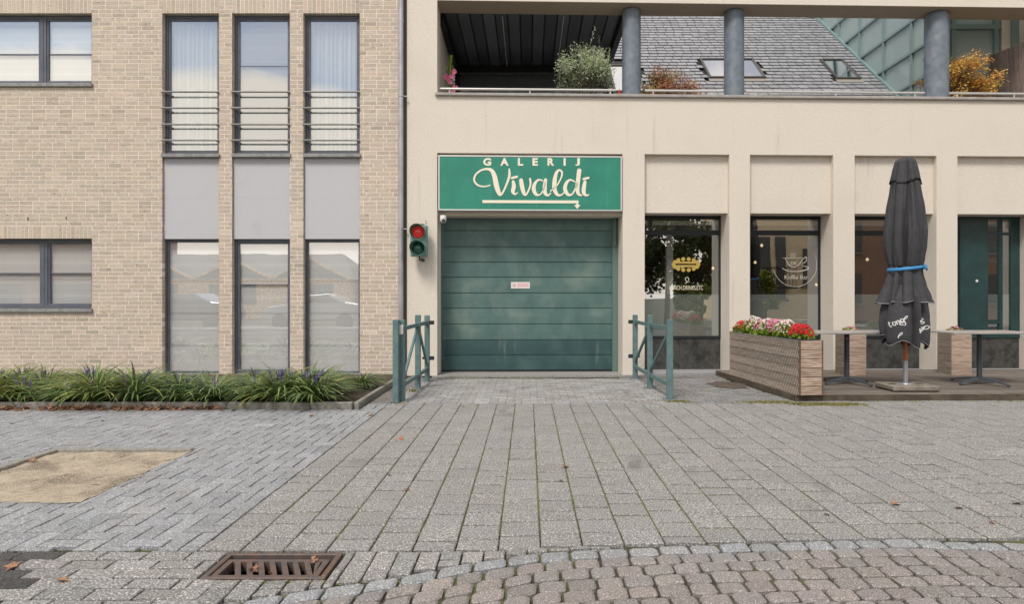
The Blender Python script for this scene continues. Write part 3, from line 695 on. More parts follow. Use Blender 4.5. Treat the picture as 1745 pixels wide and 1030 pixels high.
p0 = SP(610, 455); p1 = SP(1313, 437); m_.box(p0[0], p1[0], SV-.001, SV+.007, p0[1], p1[1])
p0 = SP(1296, 480); p1 = SP(1313, 455); m_.box(p0[0], p1[0], SV-.001, SV+.007, p0[1], p1[1])
m_.prism([SP(1280, 470), SP(1328, 470), SP(1304, 500)], SV-.003, SV+.0065); m_.build('arrow', CREAM, sg)

# ------------------------------------------------------------------ traffic signal
tl = thing('traffic_light', 'two lamp traffic signal with red over green lens beside the downpipe', 'traffic light', (U(713), -.2, ZR(713, 437)), M_R)
v0, v1 = -.26, -.12
ha, hb = U(699, v0), U(727.5, v0); z0, z1 = ZR(713, 437, v0), ZR(713, 384, v0)
m_ = MB(); m_.box(ha, hb, v0, v1, z0, z1, cham=.012); m_.box(ha+.01, hb-.01, v0-.004, v0+.01, (z0+z1)/2-.004, (z0+z1)/2+.004); m_.build('housing', TLG, tl)
RX = Matrix.Rotation(RAD(90), 4, 'X')
for py, lm, nm in ((396, LENSR, 'red_lens'), (423.5, LENSG, 'green_lens')):
    cu, cz = U(712.5, v0), ZR(712.5, py, v0)
    m_ = MB(); m_.lathe([(.100, .0), (.095, .03), (.075, .055), (.04, .068), (.0005, .072)], (cu, v0, cz), 28, M=RX); m_.build(nm, lm, tl, smooth='all')
    m_ = MB(); n = 28; V = []; Fc = []
    m_.lathe([(.128, -.01), (.128, .02), (.105, .02), (.100, .0)], (cu, v0, cz), 28, M=RX)
    K = 23                                              # open visor: long at the top, short below
    for r in (.126, .121):
        for k in range(K+1):
            t = RAD(-35+250*k/K); depth = .03+.17*max(0, min(1, (sin(t)+.6)/1.2))
            V += [(cu+r*cos(t), v0-.01, cz+r*sin(t)), (cu+r*cos(t), v0-.01-depth, cz+r*sin(t))]
    o2 = 2*(K+1)
    for k in range(K): Fc += [(2*k, 2*k+1, 2*k+3, 2*k+2), (o2+2*k, o2+2*k+2, o2+2*k+3, o2+2*k+1), (2*k+1, o2+2*k+1, o2+2*k+3, 2*k+3)]
    m_.add(V, Fc); m_.build('visor', TLG, tl, smooth=True)
m_ = MB(); m_.bar((hb-.09, -.17, z0-.045), (hb-.09, .0, z0-.045), .035, .035); m_.tube([(hb-.13, -.18, z0+.02), (hb-.13, -.18, z0-.05), (hb-.09, -.16, z0-.07)], .016, 8); m_.bar((hb-.09, -.17, z1+.02), (hb-.09, 0, z1+.02), .03, .03); m_.tube([(hb-.13, -.18, z1-.02), (hb-.13, -.18, z1+.03)], .02, 8)
m_.tube([(hb-.07, -.17, z0-.06), (hb-.07, -.17, z0-.085)], .022, 10)
m_.build('bracket', mk('bracket_metal', (.07, .085, .07), .6, metal=.3), tl)
m_ = MB(); m_.tube([(hb-.06, -.15, z1+.01), (hb-.03, -.10, z1+.06), (hb-.05, -.02, z1+.11)], .004, 6); m_.build('cable', DARKM, tl)

# security camera
cc = thing('security_camera', 'small white security camera under the left end of the green sign', 'camera', (U(755), .02, ZR(755, 380)), M_R)
cu, cz = U(755.2, .05), ZR(755, 375, .05)
m_ = MB(); m_.lathe([(.0005, .075), (.05, .075), (.056, .06), (.056, .0), (.046, -.03), (.025, -.05), (.0005, -.055)], (cu, .05, cz), 20); m_.build('body', WHITEP, cc, smooth=True)
m_ = MB(); m_.lathe([(.03, 0), (.03, .012), (.0005, .014)], (cu+.012, .005, cz-.018), 16, M=RX); m_.build('lens', DARKM, cc, smooth=True)

# ------------------------------------------------------------------ cafe windows
WV = .47
def cwin(a, b, kind, i):
    ua, ub = U(a)+.0, U(b)-.0
    P = lambda py, px=(a+b)/2: ZR(px, py, WV)
    f = MB(); fr = .035
    zt, zb = Z_LIN-.002, ZR(1170, 577, WV)
    TR = [ZR(1170, y, WV) for y in (373.5, 392.5, 400.5, 573)]
    dv = ua+(ub-ua)*.135
    def H(z0, z1, x0=None, x1=None): f.box(ua if x0 is None else x0, ub if x1 is None else x1, WV, WV+.06, z0, z1)
    if kind == 'win':
        H(TR[0], zt); H(TR[2], TR[1]); H(zb, TR[3])
        f.box(ua, ua+fr, WV+.002, WV+.058, zb, zt); f.box(ub-fr*.7, ub, WV+.002, WV+.058, zb, zt)
        f.box(dv-.03, dv+.03, WV+.004, WV+.056, TR[1], TR[0])
        w = f.build('window', [ANTHD], gb)
        e = MB(); e.box(ua, ua+.05, WV-.012, WV-.001, zb, TR[2]-.02); e.build('green_edge', GREENFR, w)
        g = MB(); g.quad(ua+fr, ub-fr*.7, WV+.032, TR[3], TR[2]); g.build('pane', GL_CF, w)
        g = MB(); g.quad(ua+fr, dv-.03, WV+.032, TR[1], TR[0]); g.quad(dv+.03, ub-fr*.7, WV+.032, TR[1], TR[0]); g.build('top_light', GL_CF, w)
        z2 = ZR(1170, 502, WV)
        g = MB(); g.quad(ua+fr+.002, ub-fr*.7-.002, WV+.038, TR[3], z2); g.build('frosted_film', FROST, w)
    else:
        # door leaf with side lights
        H(TR[0]+.01, zt); H(zb, ZR(1680, 567, WV))
        ex = [U(p, WV) for p in (1637, 1676, 1684, 1703, 1709, 1723)]
        f.box(ua, ua+.03, WV+.002, WV+.058, zb, zt); f.box(ex[0]-.02, ex[1], WV-.02, WV+.05, zb+.002, TR[0]+.03)
        for p, q in ((ex[1], ex[2]), (ex[3], ex[4]), (ex[5], ub)): f.box(p, q, WV+.003, WV+.055, zb, zt)
        for y0, y1 in ((396, 400), (422, 426), (546, 552)): f.box(ex[2], ex[3], WV+.006, WV+.05, ZR(1690, y1, WV), ZR(1690, y0, WV))
        f.box(ex[4], ex[5], WV+.006, WV+.05, ZR(1690, 401, WV), ZR(1690, 396, WV))
        f.box(ua+.03, ex[0]-.02, WV+.006, WV+.05, ZR(1690, 401, WV), ZR(1690, 396, WV))
        w = f.build('entrance_screen', [GREENFR], gb)
        g = MB()
        for p, q in ((ua+.03, ex[0]-.02), (ex[2], ex[3]), (ex[4], ex[5])): g.quad(p, q, WV+.032, zb+.04, zt-.03)
        g.build('pane', GL_CF, w)
        g = MB(); g.quad(ex[2]+.003, ex[3]-.003, WV+.038, ZR(1690, 545, WV), ZR(1690, 502, WV)); g.quad(ex[4]+.003, ex[5]-.003, WV+.038, ZR(1690, 555, WV), ZR(1690, 502, WV)); g.quad(ua+.033, ex[0]-.023, WV+.038, ZR(1690, 555, WV), ZR(1690, 502, WV)); g.build('frosted_film', FROST, w)
        g = MB(); c_ = U(1663, WV); g.box(c_-.02, c_+.02, WV-.03, WV-.021, ZR(1663, 481, WV), ZR(1663, 477, WV)); g.build('door_plate', WHITEP, w)
    p = MB(); n = 2 if kind == 'win' else 1
    for k in range(n): p.box(ua+(ub-ua)*k/n+.002, ua+(ub-ua)*(k+1)/n-.002, WV+.02, WV+.12, .045, zb-.002)
    p.build('plinth', GRAN, gb)
    p = MB(); p.box(ua-.01 if False else ua+.002, ub-.002, -.03, WV+.018, -.02, .045, cham=.006); p.build('doorstep', mk('step_stone', (.30, .30, .31), .75, var=(.24, .24, .25), vs=20) if i == 0 else bpy.data.materials['step_stone'], gb)
    return w
W = [cwin(a, b, 'door' if i == 3 else 'win', i) for i, (a, b) in enumerate(op)]
# lettering on the first window
LV = WV+.026
def cp(px, py): return (U(px, LV), ZR(px, py, LV))
m_ = MB(); m_.open = True
p0, p1 = cp(1141, 494.5), cp(1198, 487); put_text(m_, 'LUNCH.DRINKS.ETC', p0[0], p1[0], p0[1], p1[1], LV, .0)
stroke(m_, [(1167, 483, .6), (1170, 482, .8), (1168, 475, .9), (1172, 473, .9), (1174, 477, .8), (1171, 481, .6), (1176, 481, .5)], cp, LV)
m_.build('window_lettering', VINYL, W[0])
m_ = MB(); m_.open = True
for k in range(14):                                     # ring of gold scallops round the small gold sign
    t = 2*pi*k/14; c0 = (1169+21*cos(t), 451+9.5*sin(t)); r = 3.6
    A = [cp(c0[0]+r*cos(q*pi/4), c0[1]+r*sin(q*pi/4)) for q in range(8)]
    m_.add([(p[0], LV-.0005*(k % 3), p[1]) for p in A], [list(range(8))])
for y0, y1 in ((446, 449.5), (452, 455.5)):
    p0, p1 = cp(1153, y1), cp(1185, y0); m_.add([(p0[0], LV-.002, p0[1]), (p1[0], LV-.002, p0[1]), (p1[0], LV-.002, p1[1]), (p0[0], LV-.002, p1[1])], [(0, 1, 2, 3)])
m_.build('gold_emblem', VINYLY, W[0])
m_ = MB(); m_.open = True                                # cup in a circle on the second window
stroke(m_, [(1355+37*cos(t), 452+37*sin(t), .7) for t in [RAD(-30+13.2*k) for k in range(16)]], cp, LV)
stroke(m_, [(1338, 440, .7), (1342, 448, 1.0), (1349, 455, 1.1), (1356, 455, 1.0), (1364, 448, 1.0), (1369, 441, 1.0), (1374, 438, 1.4)], cp, LV)
stroke(m_, [(1334, 440, .6), (1350, 440, .7), (1366, 440, .7)], cp, LV)
stroke(m_, [(1374, 439, 1.0), (1374, 445, .9), (1367, 450, .8)], cp, LV)
stroke(m_, [(1333, 457, .8), (1340, 461, 1.1), (1355, 463, 1.2), (1371, 461, 1.7), (1378, 457, 1.8), (1372, 454, 1.0), (1366, 453, .6)], cp, LV)
for s, x0, x1, y0, y1 in (('OZ', 1347, 1356, 432, 438), ('DE', 1348, 1357, 446, 451), ('Koffie Bar', 1337, 1377, 469, 476)):
    p0, p1 = cp(x0, y1), cp(x1, y0); put_text(m_, s, p0[0], p1[0], p0[1], p1[1], LV, .0)
m_.build('cup_emblem', film('pale_vinyl', (.8, .78, .7), .55), W[1])

# cafe interior
ci = MB(); ca, cb = U(1061)+.1, UE
ci.box(ca, cb, 5.2, 5.3, 0, 3.4, 0); ci.box(ca-.1, ca, .53, 5.2, 0, 3.4, 0); ci.box(ca, cb, .53, 5.2, 0.0, .04, 1); ci.box(ca, cb, .53, 5.2, 2.62, 2.7, 2)
ci.box(U(1190, 3), U(1190, 3)+.5, 2.8, 3.2, .04, 2.62, 0); ci.box(U(1300, 2.5), U(1500, 2.5), 2.9, 3.3, .04, 1.1, 0)
ci.build('cafe_interior', [INTW, INTF, INTC], gb)
ci = MB(); ci.box(U(1136, .8), U(1147, .8), .8, .95, .04, 2.6); ci.build('inner_post', INTC, gb)
def pendant(px, py, v, lab):
    r = thing('pendant_lamp', lab, 'lamp', (U(px, v), v, ZR(px, py, v)), M_R, 'pendant lamps inside the cafe')
    m_ = MB(); m_.lathe([(.0005, .04), (.015, .04), (.030, .0), (.02, -.02), (.0005, -.025)], (U(px, v), v, ZR(px, py, v)), 12); m_.build('bulb', LAMPW, r, smooth=True)
    m_ = MB(); m_.tube([(U(px, v), v, ZR(px, py, v)+.04), (U(px, v), v, 2.6)], .004, 5); m_.build('cord', DARKM, r)
for a_ in ((1139, 463, 2.2, 'pendant lamp left of the gold emblem inside the first cafe window'), (1298, 419, 2.2, 'highest pendant lamp at the upper left of the cup emblem window'), (1287, 448, 3.0, 'lower pendant lamp at the left of the cup emblem window'), (1215, 458, 2.6, 'pendant lamp at the right edge of the first cafe window'), (1391, 486, 3.6, 'low pendant lamp at the right edge of the cup emblem window'), (1478, 443, 2.4, 'pendant lamp in the window left of the closed parasol'), (1704, 455, 2.4, 'lower pendant lamp in the side light of the cafe entrance'), (1711, 442, 3.2, 'upper pendant lamp in the side light of the cafe entrance')): pendant(*a_)
m_ = MB(); u_ = U(1174, 3.0); m_.box(u_-.09, u_+.09, 1.9, 2.2, 2.602, 2.618); tag(m_.build('ceiling_light', LAMPW, M=M_R), 'warm ceiling light panel inside the cafe above the first window', 'ceiling light')
def inside_table(px, v, lab):
    r = thing('cafe_table', lab, 'table', (U(px, v), v, .04), M_R, 'tables inside the cafe')
    u = U(px, v); m_ = MB(); m_.box(u-.35, u+.35, v-.35, v+.35, .76, .79); m_.build('table_top', TTOP, r)
    m_ = MB(); m_.tube([(u, v, .04), (u, v, .76)], .03, 8); m_.box(u-.2, u+.2, v-.03, v+.03, .04, .07); m_.box(u-.03, u+.03, v-.2, v+.2, .042, .068); m_.build('pedestal', DARKM, r)
for a_ in ((1205, 1.5, 'small table dimly seen behind the first cafe window'), (1330, 1.4, 'small table dimly seen behind the cup emblem window'), (1500, 1.4, 'small table dimly seen behind the window at the parasol'), (1690, 1.6, 'small table dimly seen behind the entrance side light')): inside_table(*a_)
hb_ = MB(); hb_.box(da-.3, db_+.3, DV+.4, DV+.45, 0, 3.2); hb_.box(da-.3, da-.25, DV+.06, DV+.4, 0, 3.2); hb_.box(db_+.2, db_+.25, DV+.06, DV+.4, 0, 3.2); hb_.build('garage_lining', INTW, gb)

# ------------------------------------------------------------------ steel barriers
def barrier(pts, label, frame_tag, bars, near_box=False):
    # pts: three posts (x, y) from far to near
    r = thing('steel_barrier', label, 'barrier', (pts[1][0], pts[1][1], 0), None, 'steel barriers beside the garage entrance')
    HT = 1.045
    for i, (x, y) in enumerate(pts):
        p = MB(); s_ = .038 if not (i == 2 and near_box) else .042
        p.box(x-s_, x+s_, y-s_, y+s_, .012, HT+(.03 if i == 1 else .0), cham=.005); p.build('post', POSTG, r)
        p = MB(); p.box(x-.085, x+.085, y-.07, y+.07, 0, .012, cham=.002)
        for a in (-.068, .068):
            for b in (-.05, .05): p.tube([(x+a, y+b, .01), (x+a, y+b, .032)], .010, 6)
        p.build('base_plate', mk('galvanised', (.24, .27, .28), .5, metal=.4) if 'galvanised' not in bpy.data.materials else bpy.data.materials['galvanised'], r)
    f, m, n = [Vector((x, y, 0)) for x, y in pts]
    for p_, q_, a_, b_, z_ in ((f, m, -.04, .04, .93), (m, n, -.04, .04, .93), (f, m, -.04, .04, .20), (m, n, -.04, .04, .20)):
        t = MB(); t.bar(p_+Vector((0, a_, z_)), q_+Vector((0, b_, z_)), .04, .05); t.build('rail', POSTG, r)
    for (a, b, za, zb) in bars:
        A, B = [(f, m, n)[k] for k in (a, b)]
        sg_ = -1 if a < b else 1
        t = MB(); t.bar(A+Vector((0, .045*sg_, za)), B+Vector((0, -.045*sg_, zb)), .03, .04); t.build('brace', POSTG, r)
    sd_ = 1 if f.x < 0 else -1
    for zb in (.93, .37):                                   # wall clips on the last post
        t = MB(); x0 = f.x+sd_*.04; t.box(min(x0, x0+sd_*.07), max(x0, x0+sd_*.07), f.y-.02, f.y+.02, zb-.03, zb+.03); t.box(f.x-.06*sd_-.012, f.x-.06*sd_+.012, f.y-.02, f.y+.02, zb-.02, zb+.02); t.build('clip', DARKM, r)
    return r
b1 = barrier([(-1.594, 10.65), (-1.60, 9.80), (-1.615, 8.62)], 'green steel barrier with slanting braces left of the garage entrance', None, [(2, 1, .22, .90), (1, 0, .90, .28)], True)
m_ = MB(); m_.box(-1.70, -1.628, 8.46, 8.57, 0, 1.05, cham=.006); m_.build('flat_post', POSTG, b1)
m_ = MB(); m_.box(-1.643, -1.585, 8.55, 8.575, .86, .98, cham=.004); m_.build('white_tag', WHITEP, b1)
b2 = barrier([(1.745, 11.0), (1.775, 9.84), (1.835, 8.75)], 'green steel barrier with slanting braces right of the garage entrance', None, [(0, 1, .30, .88), (1, 2, .28, .88)])

# ------------------------------------------------------------------ gully grate
gr = thing('gully_grate', 'rusty cast iron street gully grate set in the grey paving', 'drain grate', (-1.265, 3.37, 0))
x0, x1, y0, y1 = GRATE; x0 += .012; x1 -= .012; y0 += .012; y1 -= .012
m_ = MB(); w_ = .028
for q in ((x0, x1, y0, y0+w_), (x0, x1, y1-w_, y1), (x0, x0+w_, y0+w_, y1-w_), (x1-w_, x1, y0+w_, y1-w_)): m_.box(*q, -.09, .001, cham=.003)
m_.build('frame', IRON, gr)
m_ = MB(); a0, a1, c0, c1 = x0+.062, x1-.075, y0+w_-.006, y1-w_-.045; t_ = -.006
m_.box(a0-.02, a1+.02, c0, c0+.032, -.06, t_); m_.box(a0-.02, a1+.02, c1-.026, c1, -.06, t_); m_.box(a0-.03, a0, c0, c1, -.058, t_-.001); m_.box(a1, a1+.03, c0, c1, -.058, t_-.001)
n = 8; yb0, yb1 = c0+.028, c1-.022
for k in range(n):
    xa = a0+.01+(a1-a0-.02)*k/(n-1)*.93-.0; xb_ = xa-.105
    def pt(x, y): return (x, y)
    P = [(xa, yb1), (xa+.030, yb1), (xa+.030+.0+.075, yb0), (xa+.075, yb0)]
    P = [(min(max(px_, a0-.002), a1+.004), py_) for px_, py_ in P]
    m_.add([(p[0], p[1], t_-.0015) for p in P]+[(p[0], p[1], -.055) for p in P], [(0, 1, 2, 3), (7, 6, 5, 4), (0, 4, 5, 1), (1, 5, 6, 2), (2, 6, 7, 3), (3, 7, 4, 0)])
m_.build('grating', IRON, gr, bevel=.0025)
m_ = MB(); m_.box(x0+.01, x1-.01, y0+.01, y1-.01, -.30, -.29); 
for q in ((x0+w_, x1-w_, y0+w_-.004, y0+w_), (x0+w_, x1-w_, y1-w_, y1-w_+.004), (x0+w_-.004, x0+w_, y0, y1), (x1-w_, x1-w_+.004, y0, y1)): m_.box(*q, -.3, -.09)
m_.build('sump', DEEP, gr)

# ------------------------------------------------------------------ terrace deck on the ground
dk = thing('timber_deck', 'low weathered timber deck along the cafe front', 'deck', (6.5, 10, 0))
DZ = .083
def RL(x, y):                         # world point -> facade frame
    p = M_R.inverted() @ Vector((x, y, 0)); return p.x, p.y
def RW(u, v): p = M_R @ Vector((u, v, 0)); return p.x, p.y
m_ = MB(); v = -2.925; n = 0
DV0, DV1 = -2.93, -.04
xL = lambda v: 5.285-(v+.04)*.045                       # left edge follows the planter
while v < DV1-.03:
    v2 = min(v+.118, DV1)
    for s0, s1 in ((None, 8.2+(n % 3)*.7), (8.2+(n % 3)*.7, 13.5)):
        a = xL(v)-.0 if s0 is None else s0+.002
        k = rnd.uniform(.66, 1.22); V = [RW(a, v+.006), RW(s1-.003, v+.006), RW(s1-.003, v2-.006), RW(a, v2-.006)]
        z = DZ+rnd.uniform(-.0015, .0015)
        m_.add([(x, y, z) for x, y in V]+[(x, y, z-.02) for x, y in V], [(0, 1, 2, 3), (0, 4, 5, 1), (1, 5, 6, 2), (2, 6, 7, 3), (3, 7, 4, 0)], 0, (k, k, k))
    v += .118; n += 1
m_.build('deck_boards', WOODD, dk)
m_ = MB()
A, B = RW(xL(DV0)-.005, DV0+.02), RW(13.5, DV0+.02)
m_.bar((A[0], A[1], .038), (B[0], B[1], .038), .03, .082); m_.bar((A[0]+.02, A[1]+.05, .0), (B[0], B[1]+.05, .0), .03, .08)
A2 = RW(xL(DV1), DV1); m_.bar((A[0], A[1]+.01, .036), (A2[0], A2[1], .036), .025, .078)
m_.build('deck_fascia', DKWOOD, dk)

# long planter box
PF = Vector((3.447, 8.58, DZ)); PB = Vector((3.243, 10.84, DZ))
ang = math.atan2(PB.y-PF.y, PB.x-PF.x); M_P = Matrix.Translation(PF) @ Matrix.Rotation(ang, 4, 'Z')
# frame: x along the planter (front to back), y to the left (negative = towards the right side)
PLN = (PB-PF).length; PWD = .305; PH = .70
pl = thing('planter_box', 'long ridged timber planter box full of flowers beside the cafe deck', 'planter', (PLN/2, -PWD/2, 0), M_P)
m_ = MB(); nb = 6; bh = PH/nb
for i in range(nb):
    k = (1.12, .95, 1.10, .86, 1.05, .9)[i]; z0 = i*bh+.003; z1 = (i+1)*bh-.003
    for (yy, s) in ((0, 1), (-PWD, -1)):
        m_.box(0, PLN, min(yy-.022*s, yy-.004*s), max(yy-.022*s, yy-.004*s), z0, z1, 0, (k*.42,)*3)  # backing tinted dark: shade between the ridges is painted in
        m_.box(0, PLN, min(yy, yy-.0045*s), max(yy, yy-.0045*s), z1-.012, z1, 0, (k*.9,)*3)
    xr = 0.012
    while xr < PLN-.02:                 # milled ridges, slightly slanted, tinted pale as if catching light
        lean = .045; 
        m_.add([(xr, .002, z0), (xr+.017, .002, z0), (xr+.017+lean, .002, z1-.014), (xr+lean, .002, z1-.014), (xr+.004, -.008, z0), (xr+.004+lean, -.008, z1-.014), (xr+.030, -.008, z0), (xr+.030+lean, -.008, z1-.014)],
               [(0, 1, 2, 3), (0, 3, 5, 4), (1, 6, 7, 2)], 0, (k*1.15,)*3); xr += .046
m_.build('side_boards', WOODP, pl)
m_ = MB()
for i in range(nb):
    z0 = i*bh+.003; z1 = (i+1)*bh-.003; k = (1, 1.05, .9, 1.1, 1.0, 1.05)[i]
    m_.box(-.022, -.002, -PWD+.02, -.012, z0, z1, 0, (k, k, k))
    for q in range(4): m_.box(-.0255, -.0215, -PWD+.02, -.012, z0+bh*(q+.15)/4.3, z0+bh*(q+.5)/4.3, 0, (k*1.04,)*3)
m_.build('end_boards', WOODL, pl); m_ = MB(); m_.box(PLN+.002, PLN+.022, -PWD, 0, 0, PH); m_.build('back_board', WOODL, pl)
m_ = MB(); m_.box(-.024, -.001, -.0115, .004, 0, PH); m_.box(-.024, -.001, -PWD-.002, -PWD+.0195, 0, PH); m_.build('corner_trim', mk('rusty_trim', (.16, .095, .06), .75, var=(.10, .06, .04), vs=10), pl)
m_ = MB(); m_.box(.0, PLN, -PWD+.023, -.023, .0, PH-.04); m_.build('earth', SOIL, pl)
m_ = MB(); m_.box(.02, .45, -PWD+.03, -.03, PH-.03, PH+.012, cham=.006); m_.box(.50, .80, -PWD+.03, -.03, PH-.03, PH+.008, cham=.006); m_.build('liner', DARKM, pl)

def leafcloud(mb, c, R, n, size, cols, mis=(0,), up=.3, r=rnd, shell=.35, flat=1):
    for _ in range(n):
        d = Vector((r.gauss(0, 1), r.gauss(0, 1), r.gauss(0, 1))).normalized(); k = (r.random()**shell)
        p = Vector(c)+Vector((d.x*R[0], d.y*R[1], d.z*R[2]))*k
        s = size*r.uniform(.6, 1.3); a = Vector((r.gauss(0, 1), r.gauss(0, 1), r.gauss(0, 1)+up)).normalized(); b = a.cross(Vector((r.gauss(0, 1), r.gauss(0, 1), r.gauss(0, 1)))).normalized()
        w = b*s*.32*flat; q = a.cross(b)*s*.1; col = r.choice(cols); kk = r.uniform(.75, 1.25)
        mb.add([p, p+a*s*.5+w+q, p+a*s, p+a*s*.5-w+q], [(0, 1, 2, 3)], r.choice(mis), tuple(x*kk for x in col))
W1_ = [(1, 1, 1)]
def begonia(name, label, u, w, M, zb, petals, R, n, grp, cat='flowers', loc=None, foliage=FGREEN, hmul=1):
    r = thing(name, label, cat, (u, w, zb), M, grp)
    m_ = MB(); m_.open = True; leafcloud(m_, (u, w, zb+.06*hmul), (R, R*.8, .09*hmul), int(n*1.1), .05, [(1, 1, 1), (.8, .9, .8), (1.1, 1.05, .7)], up=.6, flat=1.7); m_.build('foliage', foliage, r)
    for nm, mt, frac in petals:
        m_ = MB(); m_.open = True
        for _ in range(int(n*frac)):
            d = Vector((rnd.gauss(0, .5), rnd.gauss(0, .5), rnd.uniform(.1, 1))); d.normalize(); p = Vector((u, w, zb+.05*hmul))+Vector((d.x*R*1.02, d.y*R*.85, d.z*.145*hmul)); s = rnd.uniform(.010, .018); k = rnd.uniform(.75, 1.2)
            nrm = (d+Vector((0, 0, .3))+Vector((rnd.gauss(0, .3), rnd.gauss(0, .3), rnd.gauss(0, .3)))).normalized(); a = nrm.orthogonal().normalized(); b = nrm.cross(a)
            pts = [p+(a*cos(t)+b*sin(t))*s*(1.25 if j % 2 else .55) for j, t in enumerate([q*pi/4 for q in range(8)])]+[p+nrm*s*.4]
            m_.add(pts, [(j, (j+1) % 8, 8) for j in range(8)], 0, (k, k, k))
        m_.build(nm, mt, r)
    return r
fl = [(2.16, 'r'), (1.98, 'r'), (1.78, 'w'), (1.58, 'w'), (1.42, 'p'), (1.24, 'w'), (1.06, 'p'), (.92, 'p'), (.76, 'w'), (.60, 'w'), (.34, 'R'), (.17, 'R')]
FLAB = {'r': 'dark red begonia in the long planter', 'w': 'white begonia with lime leaves in the long planter', 'p': 'pink begonia in the long planter', 'R': 'bright red begonia in the long planter'}
ORD = {2.16: 'at the very back', 1.98: 'second from the back', 1.78: 'third from the back', 1.58: 'fourth from the back', 1.42: 'nearest the white ones at the back', 1.24: 'between two groups of pink', 1.06: 'just behind the middle', .92: 'at the middle', .76: 'just before the pink ones', .60: 'next to the bright red ones', .34: 'behind the frontmost one', .17: 'frontmost of all'}
for t, k in fl:
    pet = {'r': [('red_bloom', FRED, .5)], 'w': [('white_bloom', FWH, .5), ('pink_bloom', FPINK, .15)], 'p': [('pink_bloom', FPINK, .8), ('white_bloom', FWH, .15)], 'R': [('red_bloom', FRED, 1.5)]}[k]
    begonia('begonia', FLAB[k]+', '+ORD[t], t, -PWD/2, M_P, PH-.02, pet, .135, 210, {'r': 'dark red begonias at the far planter end', 'w': 'white begonias in the long planter', 'p': 'pink begonias in the long planter', 'R': 'bright red begonias at the front planter end'}[k], hmul={'w': 1.35, 'p': 1.3, 'r': 1.0, 'R': 1.05}[k]*rnd.uniform(.88, 1.1))

# ------------------------------------------------------------------ small square planters by the piers
def box_planter(x0, yf, w, dp, h, lab, flab, pets):
    r = thing('box_planter', lab, 'planter', (x0+w/2, yf+dp/2, DZ))
    m_ = MB(); n = 6; bh = h/n
    for i in range(n):
        z0, z1 = DZ+i*bh+.002, DZ+(i+1)*bh-.002; k = rnd.uniform(.9, 1.15)
        m_.box(x0+.004, x0+w-.004, yf, yf+.02, z0, z1, 0, (k, k, k))
    m_.build('front_boards', WOODL, r)
    m_ = MB()
    for i in range(n):
        z0, z1 = DZ+i*bh+.002, DZ+(i+1)*bh-.002; k = rnd.uniform(.7, .95)
        m_.box(x0, x0+.02, yf+.021, yf+dp, z0, z1, 0, (k, k*.95, k*.9)); m_.box(x0+w-.02, x0+w, yf+.021, yf+dp, z0, z1, 0, (k, k, k))
        m_.box(x0+.02, x0+w-.02, yf+dp-.02, yf+dp, z0, z1, 0, (k, k, k))
    m_.build('side_boards', WOODP, r)
    m_ = MB(); m_.box(x0+.021, x0+w-.021, yf+.021, yf+dp-.021, DZ+.05, DZ+h-.03); m_.build('earth', SOIL, r)
    begonia('begonia', flab, x0+w*.45, yf+dp*.4, M_W, DZ+h-.04, pets, .13, 110, None, hmul=.8)
box_planter(5.06, 10.72, .315, .40, .665, 'square timber planter behind the table left of the parasol', 'red and pink begonia in the square planter left of the parasol', [('red_bloom', FRED, .35), ('pink_bloom', FPINK, .3), ('white_bloom', FWH, .15)])
box_planter(6.765, 10.78, .325, .38, .665, 'square timber planter behind the table right of the parasol', 'pink begonia with lime leaves in the square planter right of the parasol', [('pink_bloom', FPINK, .4)])

# ------------------------------------------------------------------ tables
def bistro(cx, cy, lab, rot, strip=False):
    M = Matrix.Translation((cx, cy, DZ)) @ Matrix.Rotation(rot, 4, 'Z')
    r = thing('pedestal_table', lab, 'table', (0, 0, 0), M, 'outdoor cafe tables on the deck')
    m_ = MB(); m_.box(-.60, .60, -.34, .34, .735, .758, cham=.004); m_.build('table_top', TTOP, r)
    m_ = MB(); m_.box(-.30, .30, -.02, .02, .715, .735); m_.build('top_support', TLEG, r)
    m_ = MB(); m_.tube([(0, 0, .07), (0, 0, .72)], .036, 20); m_.build('column', TLEG, r, smooth=True)
    if strip: m_ = MB(); m_.tube([(0, 0, .645), (0, 0, .665)], .0375, 20); m_.build('orange_band', PWOOD, r, smooth=True)
    for k in range(4):
        t = RAD(22)+k*pi/2+RAD(0); L_ = .40; m_ = MB(); V = []
        for s in range(7):
            q = s/6; d = .02+L_*q; z = .085-.06*q**1.6; w = .034-.010*q; h = .05-.028*q
            dx, dy = cos(t), sin(t); nx, ny = -dy, dx
            V += [(dx*d+nx*w, dy*d+ny*w, z-h*.5), (dx*d+nx*w*.5, dy*d+ny*w*.5, z+h*.3), (dx*d-nx*w*.5, dy*d-ny*w*.5, z+h*.3), (dx*d-nx*w, dy*d-ny*w, z-h*.5)]
        Fc = []
        for s in range(6):
            for j in range(4): Fc.append((s*4+j, s*4+(j+1) % 4, (s+1)*4+(j+1) % 4, (s+1)*4+j))
        m_.add(V, Fc+[(0, 1, 2, 3), (27, 26, 25, 24)]); m_.lathe([(.022, 0), (.02, .02)], (cos(t)*(L_), sin(t)*L_, 0), 8); m_.build('foot', TLEG, r, smooth=True)
bistro(4.60, 9.74, 'grey topped pedestal table on the deck between the long planter and the parasol', RAD(1.5), True)
bistro(6.50, 9.72, 'grey topped pedestal table on the deck right of the parasol', RAD(1.5))

